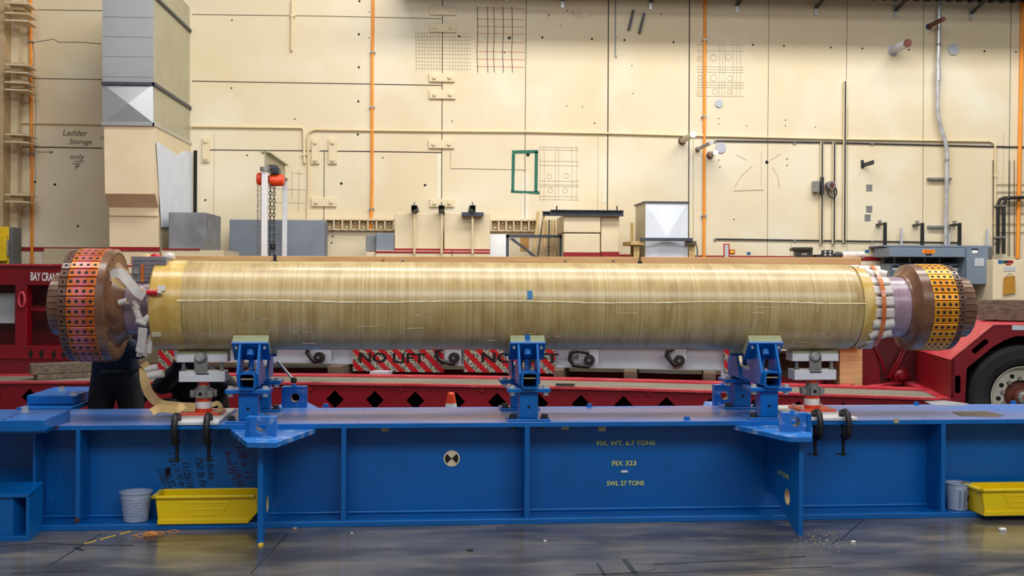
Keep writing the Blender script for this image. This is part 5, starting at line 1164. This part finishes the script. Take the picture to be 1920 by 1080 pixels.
uF = c2(1783, 700)[0]; zF = c2(1783, 675)[1]; zT = c2(1864, 609)[1]; uT2 = c2(1864, 609)[0]; uE = c2(2250, 609)[0]
part('fender_box', MB().box((uF, FV+.0, .40), (uF+.03, 1.45, zF)), 'red', tr)
part('fender_slope', MB().prism([(uF, FV, zF), (uT2, FV, zT), (uT2, FV, zT-.02), (uF, FV, zF-.02)], (0, 1.48, 0)), 'red_lit', tr)
part('fender_deck', MB().box((uT2, FV, zT-.02), (uE, 2.6, zT)), 'red_lit', tr)
part('hinge_lip', MB().box(((uF+uT2)/2-.04, .6, (zF+zT)/2-.0), ((uF+uT2)/2+.0, 1.1, (zF+zT)/2+.03)), 'red', tr)
part('reflector_strip', pbox(T, 1898, 610, 1945, 619, FV-.006, FV), 'paper', tr)
part('wheel_bay_shade', MB().box((uF+.04, 1.3, .05), (uE, 1.34, zT-.02)), 'dark_void', tr)  # near-black sheet put in for the shade behind the wheel
# rear recess: bulkhead, boss, struts
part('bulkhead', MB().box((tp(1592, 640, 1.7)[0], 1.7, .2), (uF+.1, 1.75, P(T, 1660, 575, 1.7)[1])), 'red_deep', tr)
part('bulkhead_side', MB().box((tp(1598, 640, 1.6)[0], 1.6, .45), (tp(1650, 640, 1.6)[0], 1.7, P(T, 1620, 655, 1.6)[1])), 'red', tr)
a = tp(1690, 706, 1.55); part('boss', MB().lathe([(1.7, .11), (1.64, .11), (1.62, .08), (1.58, .07), (1.56, .035), (1.52, .03), (1.52, 0)], (a[0], 0, a[2]), 'v', 28), 'red', tr)
for (x0, y0, x1, y1) in ((1664, 708, 1696, 648), (1669, 708, 1701, 650), (1640, 650, 1660, 700)):
    part('hose', MB().tube([tp(x0, y0, 1.6), tp((x0+x1)/2+2, (y0+y1)/2, 1.55), tp(x1, y1, 1.6)], .014, 8), 'red', tr)
part('gooseneck_top', MB().box((tp(1600, 590, 1.5)[0], 1.3, zT-.03), (uE, 2.6, zT+.01)), 'red', tr)
# wheel
wu = tp(1917, 737, .15)[0]; wz = .50; wv_ = .12
wh = part('wheel', MB().lathe([(wv_+.02, .29), (wv_, .31), (wv_-.02, .36), (wv_-.02, .44), (wv_+.0, .485), (wv_+.03, .50), (wv_+.25, .50), (wv_+.28, .44), (wv_+.28, .3)], (wu, 0, wz), 'v', 80), 'rubber', tr, label='black tyre with a pale bolted rim')
m = MB()
rim = part('rim', MB().lathe([(wv_+.03, .275), (wv_-.0, .288), (wv_+.0, .28), (wv_+.05, .262), (wv_+.06, .255), (wv_+.06, .155), (wv_+.14, .15)], (wu, 0, wz), 'v', 64), 'rim', wh)
m = MB()
for k in range(10): t = k*math.pi/5+.1; m.disc((wu+math.cos(t)*.205, wv_+.0585, wz+math.sin(t)*.205), .022, (0, -1, 0), 14)
part('hand_hole', m, 'hole', wh)
part('hub', MB().lathe([(wv_+.14, .15), (wv_+.10, .14), (wv_+.06, .09), (wv_-.02, .08), (wv_-.03, .05), (wv_-.03, 0)], (wu, 0, wz), 'v', 32), 'rust', wh)
part('hub_cap', MB().lathe([(wv_-.025, .065), (wv_-.045, .06), (wv_-.055, .04), (wv_-.055, 0)], (wu, 0, wz), 'v', 8, False), 'steel', wh); part('cap_center', MB().cyl((wu, wv_-.055, wz), (wu, wv_-.062, wz), .022, n=16), 'red_lit', wh)
for k in range(10): t = k*math.pi/5+.4; part('wheel_nut', MB().hexbolt((wu+math.cos(t)*.17, wv_+.06, wz+math.sin(t)*.17), (0, -1, 0), .016, .03), 'steel', wh)
# timbers on the trailer
a0, a1 = tp(26, 700, .35), tp(155, 680, .75)
def plank(p, q, wd, h, mat, label, name='timber', grp=None):
    p, q = Vector(p), Vector(q); d = (q-p); d.z = 0; d.normalize(); n_ = Vector((-d.y, d.x, 0))*wd
    return single(name, MB().hexa([p, q, q+n_, p+n_, p+Vector((0, 0, h)), q+Vector((0, 0, h)), q+n_+Vector((0, 0, h)), p+n_+Vector((0, 0, h))]), mat, label, 'timber', T, grp, .006)
zD = camz(tp(80, 700, .4)[0])
plank((tp(70, 700, .14)[0], .14, zD+.0), (tp(185, 690, .6)[0], .52, zD+.008), .2, .05, 'old_timber', 'lower weathered plank lying askew on the left end of the trailer deck', grp='timbers stacked at the left end')
plank((tp(58, 700, .16)[0], .16, zD+.052), (tp(185, 690, .6)[0], .55, zD+.062), .2, .11, 'old_timber', 'thick weathered timber on top of the plank at the left end of the trailer', grp='timbers stacked at the left end')
za = zT+.012
plank((tp(1833, 600, .9)[0], .9, za), (tp(1990, 620, .35)[0]+.6, .35, za), .4, .20, 'old_timber', 'thick weathered timber lying on the red fender deck at the right edge')
# ================================================================ WHITE SPREADER FRAME, SIGNS, CRIBBING, CRATE
FVv = 1.25
zl = P(T, 1100, 690, FVv)[1]; zh = zl+.27; uf0 = P(T, 300, 670, FVv)[0]; uf1 = P(T, 1374, 670, FVv)[0]
fr = thing('spreader_frame', 'white steel lifting frame with black shackles under the pine crate', 'frame', T, (0, FVv+.3, zl))
m = MB()
m.box((uf0, FVv, zl), (uf1, FVv+.2, zl+.022)); m.box((uf0, FVv, zh-.022), (uf1, FVv+.2, zh)); m.box((uf0, FVv+.08, zl), (uf1, FVv+.1, zh)); part('front_rail', m, 'white_paint', fr)
m = MB().box((uf0, FVv+.7, zl), (uf1, FVv+.85, zh)); part('rear_rail', m, 'white_paint', fr)
for x0, x1 in ((582, 621), (820, 865), (1085, 1123), (1258, 1287)):
    a, b = P(T, x0, 675, FVv)[0], P(T, x1, 675, FVv)[0]; part('shackle_plate', MB().box((a, FVv-.0, zl+.02), (b, FVv+.09, zh-.02)), 'white_paint', fr)
a, b = P(T, 1352, 700, FVv)[0], P(T, 1390, 700, FVv)[0]; part('end_leg', MB().box((a, FVv, camz(a)), (b-.05, FVv+.08, zl+.01)), 'white_paint', fr)
for x, y, k in ((598, 670, 0), (851, 671, 2), (1105, 675, 1), (1274, 676, 0)):
    c = Vector(P3(T, x, y, FVv-.07)); sc2 = S(T, FVv)
    sh = thing('shackle', 'black lifting shackle %s' % {598: 'at the left part of the white frame', 851: 'between the two NO LIFT boards', 1105: 'right of the middle saddle with its bow to the left', 1274: 'on the white frame near the right saddle'}[x], 'shackle', T, tuple(c), 'black shackles on the white frame')
    part('pin', MB().lathe([(c.y+.06, 0), (c.y+.06, .055), (c.y-.0, .06), (c.y-.02, .055), (c.y-.02, .035), (c.y-.03, .035), (c.y-.03, 0)], (c.x, 0, c.z), 'v', 26), 'black_iron', sh)
    part('pin_bore', MB().disc((c.x, c.y-.0305, c.z), .013), 'steel', sh)
    if k == 0: pts = [(4, 4), (-8, 9), (-18, -2), (-23, -8), (-22, -16), (-10, -22)]
    elif k == 1: pts = [(0, 12), (-14, 11), (-28, 10), (-36, 0), (-34, -12), (-22, -17), (0, -13)]
    else: pts = [(2, 11), (-10, 10), (-26, 5), (-33, -4), (-32, -14), (-20, -20)]
    part('bow', MB().tube([(c.x+dx*sc2, c.y+.0, c.z-dy*sc2) for dx, dy in pts], .024, 10), 'black_iron', sh)
def board(x0, y0, x1, y1, txt, label, v=FVv-.03, tx=None, ty=None, tw=None, th=19):
    o = thing('warning_board', label, 'sign', T, P3(T, (x0+x1)/2, y1, v), 'red striped boards on the white frame')
    a, b = P(T, x0, 680, v)[0], P(T, x1, 680, v)[0]; z0_, z1_ = P(T, (x0+x1)/2, y1, v)[1], P(T, (x0+x1)/2, y0, v)[1]
    p_ = part('panel', MB().box((a, v, z0_), (b, v+.02, z1_)), 'sign_red', o)
    m = MB(); w_ = b-a; h_ = z1_-z0_; st = .155; s_ = -h_
    k = 0; u_ = a-h_-.02
    while u_ < b:
        pts = []
        def clip(poly):
            for side, lim in ((1, a), (-1, b)):
                out = []
                for i in range(len(poly)):
                    p, q = poly[i], poly[(i+1) % len(poly)]
                    ip, iq = (p[0]-lim)*side >= 0, (q[0]-lim)*side >= 0
                    if ip: out.append(p)
                    if ip != iq: t = (lim-p[0])/(q[0]-p[0]); out.append((lim, p[1]+(q[1]-p[1])*t))
                poly = out
                if len(poly) < 3: return []
            return poly
        po = clip([(u_, z1_), (u_+.075, z1_), (u_+.075+h_*1.0, z0_), (u_+h_*1.0, z0_)])
        if po: m.add([(q[0], v-.0015, q[1]) for q in po], [tuple(range(len(po)))])
        u_ += st
    part('stripe', m, 'sign_stripe', p_)
    if txt: part('lettering', text_mb(txt, (P(T, tx, ty, v)[0], v-.003, P(T, tx, ty, v)[1]), th*S(T, v), tw*S(T, v), 0, 0, None, bold=.03), 'sign_black', p_)
board(662, 650, 832, 697, 'NO LIFT', 'red striped NO LIFT board left of the middle saddle', tx=735, ty=671, tw=128)
board(870, 650, 1041, 699, 'NO LIFT', 'red striped NO LIFT board behind the middle saddle', tx=975, ty=671, tw=145)
board(1358, 650, 1374, 697, '', 'narrow end of a red striped board beside the right saddle'); board(297, 655, 325, 700, '', 'red striped board end behind the left jack stand')
for x0, x1 in ((1043, 1060), (1172, 1195), (1318, 1340), (630, 655), (707, 740)):
    a, b = P(T, x0, 700, FVv)[0], P(T, x1, 700, FVv)[0]; zz = camz(a)
    single('crib_block', MB().box((a, FVv-.3, zz-.3), (b, FVv+.5 if x0 != 707 else FVv-.1, (zl if x0 != 707 else camz(a)+.035)-.001)), 'old_timber' if x0 != 707 else 'white_paint', 'short timber propping up the white frame %s' % {1043: 'just right of the middle saddle', 1172: 'below the long blank rail section', 1318: 'near the right saddle', 630: 'left of the NO LIFT boards', 707: 'below the left NO LIFT board'}[x0], 'timber', T, 'timbers under the white frame')
# pine crate
cv = FVv-.05
czt = P(T, 900, 481, cv)[1]; czb = zh
ca, cb = P(T, 246, 485, cv)[0], P(T, 1614, 485, cv)[0]
cr = thing('pine_crate', 'long pine crate behind the wound cylinder on the white frame', 'crate', T, ((ca+cb)/2, cv+.5, czb))
part('top_plank', MB().box((ca, cv-.02, czt-.10), (cb, cv+.02, czt)), 'pine', cr, .003)
part('side_panel', MB().box((ca+.02, cv+.02, czb), (cb-.02, cv+.05, czt-.005)), 'pine', cr)
part('lid', MB().box((ca+.02, cv+.05, czt-.03), (cb-.02, cv+1.0, czt-.012)), 'pine', cr)
part('bottom_plank', MB().box((ca, cv-.02, czb), (cb, cv+.02, czb+.09)), 'pine', cr)
part('rear_panel', MB().box((ca+.02, cv+.98, czb), (cb-.02, cv+1.0, czt-.03)), 'pine', cr)
for s_ in (ca, cb-.03): part('end_panel', MB().box((s_, cv+.02, czb), (s_+.03, cv+1.0, czt-.03)), 'pine', cr)
for x in (755, 1060, 1150): 
    c = P3(T, x, 489, cv-.02); part('nail_plate', MB().box((c[0]-.015, cv-.024, c[2]-.008), (c[0]+.015, cv-.02, c[2]+.008)), 'steel', cr)
for x, y, lb in ((516, 489, 'black funnel shaped bracket on the crate edge under the hoist'), (1200, 489, 'small black clamp on the crate edge below the white box')):
    c = P3(T, x, y, cv-.03); w_ = .045 if x < 600 else .02
    single('edge_bracket', MB().box((c[0]-w_*.3, cv-.05, c[2]), (c[0]+w_*.3, cv-.021, c[2]+.07)).box((c[0]-w_, cv-.06, c[2]-.04), (c[0]+w_, cv-.021, c[2]+.0)), 'black_iron', lb, 'bracket', T, bevel=.006)
# things on top of the crate
o = thing('equipment_case', 'black plastic case standing on the crate near the right end', 'case', T, P3(T, 1505, 498, cv+.3)); v_ = cv+.25
zc0 = czt-.012
a, b = P(T, 1492, 490, v_)[0], P(T, 1524, 490, v_)[0]; m = MB().box((a, v_, zc0), (b, v_+.25, zc0+.09)); part('body', m, 'black_steel', o, .01)
part('lid', MB().box((P(T, 1485, 490, v_)[0], v_-.02, zc0+.085), (b+.0, v_+.27, zc0+.125)), 'black_iron', o, .012)
part('latch', MB().box(((a+b)/2-.03, v_-.012, zc0+.04), ((a+b)/2+.03, v_, zc0+.06)), 'steel', o)
o = thing('control_box', 'small black box with white buttons on the crate beside the case', 'box', T, (P(T, 1552, 490, v_)[0], v_, zc0))
a, b = P(T, 1542, 490, v_)[0], P(T, 1563, 490, v_)[0]; part('body', MB().box((a, v_, zc0), (b, v_+.12, zc0+.095)), 'black_steel', o, .006)
for k in range(4): part('button', MB().cyl((a+.03+.05*(k % 2), v_, zc0+.045+.03*(k//2)), (a+.03+.05*(k % 2), v_-.008, zc0+.045+.03*(k//2)), .009, n=10), 'white', o)
single('cable_coil', MB().tube([(P(T, 1535, 494, v_)[0]+.05*math.cos(t*.5), v_+.05+.05*math.sin(t*.5), zc0+.008+.0015*t) for t in range(26)], .007, 6), 'black_iron', 'small black cable coil between the case and the button box', 'cable', T)
single('black_pouch', MB().lathe([(P(T, 1564, 492, v_)[0], 0), (P(T, 1566, 492, v_)[0], .03), (P(T, 1572, 492, v_)[0], .04), (P(T, 1580, 492, v_)[0], .03), (P(T, 1582, 492, v_)[0], 0)], (0, v_+.05, zc0+.041), 'u', 14), 'black_steel', 'black pouch lying right of the button box', 'pouch', T)
for k, x in enumerate((1588, 1600, 1612)):
    single('fabric_roll', roll((P(T, x, 492, v_)[0], v_, zc0+.04), (1, .2*k-.1, 0), .038, .08), ['tape_white', 'tape_tan'], 'white rolled cloth on the right end of the crate', 'roll', T, 'white rolls on the crate end')
# ================================================================ CONE
Cn = Frame(P(B, 846, 750, 1.9)[0], 9.0, 0.09)
cu_, cv_ = P(B, 846, 750, 1.75)[0], 1.75
o = thing('traffic_cone', 'orange traffic cone with a white collar standing behind the blue beam', 'cone', B, (cu_, cv_, 0))
part('base', MB().box((cu_-.18, cv_-.18, 0), (cu_+.18, cv_+.18, .03)), 'orange', o, .01)
m = MB().mat(0).lathe([(.03, .135), (.36, .078)], (cu_, cv_, 0), 'z', 32).mat(1).lathe([(.36, .078), (.585, .042)], (cu_, cv_, 0), 'z', 32).mat(0).lathe([(.585, .042), (.66, .028), (.67, .02), (.67, 0)], (cu_, cv_, 0), 'z', 32)
part('cone_body', m, ['orange', 'white'], o)
# ================================================================ PEOPLE
def person(label, fr_, base, joints, bones, clothes, hairc=None, group=None):
    names = list(joints); idx = {n: i for i, n in enumerate(names)}
    me = bpy.data.meshes.new('body'); me.from_pydata([joints[n][0] for n in names], [(idx[a], idx[b]) for a, b in bones], [])
    tmp = bpy.data.objects.new('body_tmp', me); COL.objects.link(tmp)
    sk = tmp.modifiers.new('skin', 'SKIN'); sk.use_smooth_shade = True
    ss = tmp.modifiers.new('sub', 'SUBSURF'); ss.levels = 2; ss.render_levels = 2
    if not me.skin_vertices:
        import bmesh
        bm = bmesh.new(); bm.from_mesh(me); bm.verts.layers.skin.verify(); bm.to_mesh(me); bm.free()
    for n in names:
        r = joints[n][1]; sv = me.skin_vertices[0].data[idx[n]]; sv.radius = r if isinstance(r, tuple) else (r, r); sv.use_root = (n == 'pelvis')
    dg = bpy.context.evaluated_depsgraph_get(); dg.update()
    full = bpy.data.meshes.new_from_object(tmp.evaluated_get(dg)); bpy.data.objects.remove(tmp)
    o = thing('person', label, 'person', fr_, base, group)
    full.name = 'body'; full.materials.clear(); full.materials.append(mm('skin'))
    for p in full.polygons: p.material_index = 0; p.use_smooth = True
    b = bpy.data.objects.new('body', full); COL.objects.link(b); b.parent = o; BASE[b.name] = base
    for cname, mat, test, off in clothes:
        vs = [tuple(v.co + v.normal*off) for v in full.vertices]; fs = [tuple(p.vertices) for p in full.polygons if test(p.center)]
        used = sorted({i for f in fs for i in f}); mp = {i: k for k, i in enumerate(used)}
        if not fs: continue
        m2 = bpy.data.meshes.new(cname); m2.from_pydata([vs[i] for i in used], [], [[mp[i] for i in f] for f in fs]); m2.materials.append(mm(mat))
        for p in m2.polygons: p.use_smooth = True
        c = bpy.data.objects.new(cname, m2); COL.objects.link(c); c.parent = o; BASE[c.name] = base
        sd = c.modifiers.new('solid', 'SOLIDIFY'); sd.thickness = .006; sd.offset = 1
    return o
def fingers(J, Bn, w, fwd, side, pre, curl=-.35):
    w, f, s = Vector(w), Vector(fwd).normalized(), Vector(side).normalized(); dn = f.cross(s).normalized()
    J[pre+'palm'] = (tuple(w+f*.05), (.036, .018)); Bn.append((pre+'wrist', pre+'palm'))
    for k, (off, L) in enumerate(((-.03, .07), (-.01, .08), (.01, .075), (.03, .06))):
        a = w+f*.085+s*off; b = a+f*L*.5; c = b+f*L*.4+dn*L*curl
        for nm, p, r in (('a', a, .0095), ('b', b, .0085), ('c', c, .0075)): J[pre+'f%d%s' % (k, nm)] = (tuple(p), r)
        Bn += [(pre+'palm', pre+'f%da' % k), (pre+'f%da' % k, pre+'f%db' % k), (pre+'f%db' % k, pre+'f%dc' % k)]
    a = w+f*.035+s*-.045; b = a+f*.035-s*.015; J[pre+'ta'] = (tuple(a), .011); J[pre+'tb'] = (tuple(b), .009); Bn += [(pre+'palm', pre+'ta'), (pre+'ta', pre+'tb')]
def head(J, Bn, neck, up, fwd):
    n, u, f = Vector(neck), Vector(up).normalized(), Vector(fwd).normalized()
    for nm, p, r in (('neck', n, .055), ('skull_base', n+u*.09+f*.01, (.07, .075)), ('skull', n+u*.17+f*.005, (.078, .09)), ('crown', n+u*.225, (.05, .06))): J[nm] = (tuple(p), r)
    Bn.extend([('chest', 'neck'), ('neck', 'skull_base'), ('skull_base', 'skull'), ('skull', 'crown')])
def face(o, base, neck, up, fwd, hair_m):
    n, u, f = Vector(neck), Vector(up).normalized(), Vector(fwd).normalized(); s = f.cross(u).normalized()
    c = n+u*.14
    def ell(cen, r3, nn=12):
        m = MB(); vs = []; 
        for i in range(9):
            for j in range(nn):
                a, b = math.pi*i/8, 2*math.pi*j/nn; vs.append(cen+u*math.cos(a)*r3[2]+f*math.sin(a)*math.cos(b)*r3[1]+s*math.sin(a)*math.sin(b)*r3[0])
        return m.add(vs, [(i*nn+j, i*nn+(j+1) % nn, (i+1)*nn+(j+1) % nn, (i+1)*nn+j) for i in range(8) for j in range(nn)], True)
    part('nose', ell(c+f*.095-u*.005, (.012, .018, .022)), 'skin', o); part('mouth', ell(c+f*.082-u*.045, (.025, .008, .006)), 'rust', o)
    for e in (-1, 1): part('eye', ell(c+f*.082+s*e*.03+u*.02, (.013, .008, .008)), 'white', o); part('ear', ell(c+s*e*.083+u*.0, (.01, .018, .03)), 'skin', o)
    part('hair', ell(n+u*.18-f*.018, (.088, .1, .085), 20), hair_m, o)
# standing worker behind the large ring, leaning towards the cylinder end
pu, pv = P(B, 214, 740, 1.2)[0], 1.22
b0 = (pu, pv, 0)
J = {}; Bn = []
J['pelvis'] = ((0, .05, .84), (.15, .11)); J['waist'] = ((0, .02, .98), (.135, .10)); J['chest'] = ((0, -.05, 1.17), (.16, .11))
Bn += [('pelvis', 'waist'), ('waist', 'chest')]
for s, nm in ((-1, 'l'), (1, 'r')):
    J[nm+'hip'] = ((s*.10, .05, .78), .095); J[nm+'knee'] = ((s*.12, .02, .45), .068); J[nm+'ankle'] = ((s*.13, .06, .09), .045); J[nm+'heel'] = ((s*.13, .05, .045), .04); J[nm+'toe'] = ((s*.14, -.13, .035), .035)
    J[nm+'sho'] = ((s*.18, -.08, 1.24), .062); J[nm+'elb'] = ((s*.22, -.17, 1.03), .046); J[nm+'wrist'] = ((s*.10, -.34, 1.16), .028)
    Bn += [('pelvis', nm+'hip'), (nm+'hip', nm+'knee'), (nm+'knee', nm+'ankle'), (nm+'ankle', nm+'heel'), (nm+'heel', nm+'toe'), ('chest', nm+'sho'), (nm+'sho', nm+'elb'), (nm+'elb', nm+'wrist')]
    fingers(J, Bn, J[nm+'wrist'][0], (-s*.3, -1, 0), (1, 0, 0), nm)
hn, hu_, hf = (0, -.12, 1.28), (0, -.35, 1), (0, -1, -.35)
head(J, Bn, hn, hu_, hf)
p1 = person('standing person in black trousers and dark top half hidden by the large copper ring', B, b0, J, Bn,
            [('trousers', 'trouser_black', lambda c: c.z < .9 and c.z > .09 and c.y > -.25, .010), ('jumper', 'shirt_navy', lambda c: c.z >= .885 and (c.z < 1.29) and not (c.y < -.31), .014), ('boots', 'boot', lambda c: c.z <= .11, .012)])
for nm in ('p',): 
    base_old = BASE[p1.name]; BASE[p1.name] = (0, 0, 0); face(p1, b0, hn, hu_, hf, 'hair')
    part('belt', MB().lathe([(.885, .165), (.885, .172), (.915, .172), (.915, .165)], (0, .045, 0), 'z', 32), 'black_iron', p1).scale = (1.0, .8, 1); BASE[p1.name] = base_old
# crouching worker behind the jack stand
pu, pv = P(B, 362, 745, 1.75)[0], 1.72
b0 = (pu, pv, 0)
J = {}; Bn = []
J['pelvis'] = ((.10, .22, .38), (.15, .13)); J['waist'] = ((.08, .14, .52), (.13, .11)); J['chest'] = ((.05, .0, .72), (.155, .12)); Bn += [('pelvis', 'waist'), ('waist', 'chest')]
for s, nm in ((-1, 'l'), (1, 'r')):
    kz = .62 if s < 0 else .52; ky = -.16
    J[nm+'hip'] = ((.10+s*.10, .20, .36), .095); J[nm+'knee'] = ((.05+s*.22, ky, kz), .068); J[nm+'ankle'] = ((.07+s*.18, .02, .10), .045); J[nm+'heel'] = ((.07+s*.18, .03, .045), .04); J[nm+'toe'] = ((.07+s*.19, -.16, .035), .035)
    J[nm+'sho'] = ((.05+s*.18, -.03, .78), .062); J[nm+'elb'] = ((.05+s*.27, -.20, .74), .046); J[nm+'wrist'] = ((.03+s*.06, -.30, .92), .028)
    Bn += [('pelvis', nm+'hip'), (nm+'hip', nm+'knee'), (nm+'knee', nm+'ankle'), (nm+'ankle', nm+'heel'), (nm+'heel', nm+'toe'), ('chest', nm+'sho'), (nm+'sho', nm+'elb'), (nm+'elb', nm+'wrist')]
    fingers(J, Bn, J[nm+'wrist'][0], (-s*.2, -.5, .8), (1, 0, 0), nm)
hn, hu_, hf = (.05, -.07, .85), (0, -.25, 1), (0, -1, -.1)
head(J, Bn, hn, hu_, hf)
p2 = person('crouching person in dark clothes behind the left jack stand', B, b0, J, Bn,
            [('trousers', 'denim_dark', lambda c: c.z < .50 or (c.z < .72 and abs(c.x-.05) > .12 and -.27 < c.y < .1 and c.z < .66), .010), ('jacket', 'trouser_black', lambda c: c.z >= .48 and (c.z < .86 or (c.y < -.13 and c.z < .95)) and c.y > -.40, .016), ('boots', 'boot', lambda c: c.z <= .11, .012)])
base_old = BASE[p2.name]; BASE[p2.name] = (0, 0, 0); face(p2, b0, hn, hu_, hf, 'hair'); BASE[p2.name] = base_old

a, b = P(T, 1395, 675, 1.9)[0], P(T, 1592, 675, 1.9)[0]
for k in range(3): single('stacked_board', MB().box((a+.05*k, 1.85, .50+.085*k+.01), (b, 2.35, .584+.085*k+.01)), 'old_timber', 'weathered board in the stack on the far deck behind the right jack stand, %s' % ('bottom', 'middle', 'top')[k], 'board', T, 'boards stacked behind the right jack stand')
a, b = P(T, 1575, 680, 1.3)[0], P(T, 1617, 680, 1.3)[0]
single('support_block', MB().box((a, 1.3, camz(a)-.299), (b, 1.78, zh-.001)), 'pine', 'pine block carrying the right end of the long crate', 'block', T)
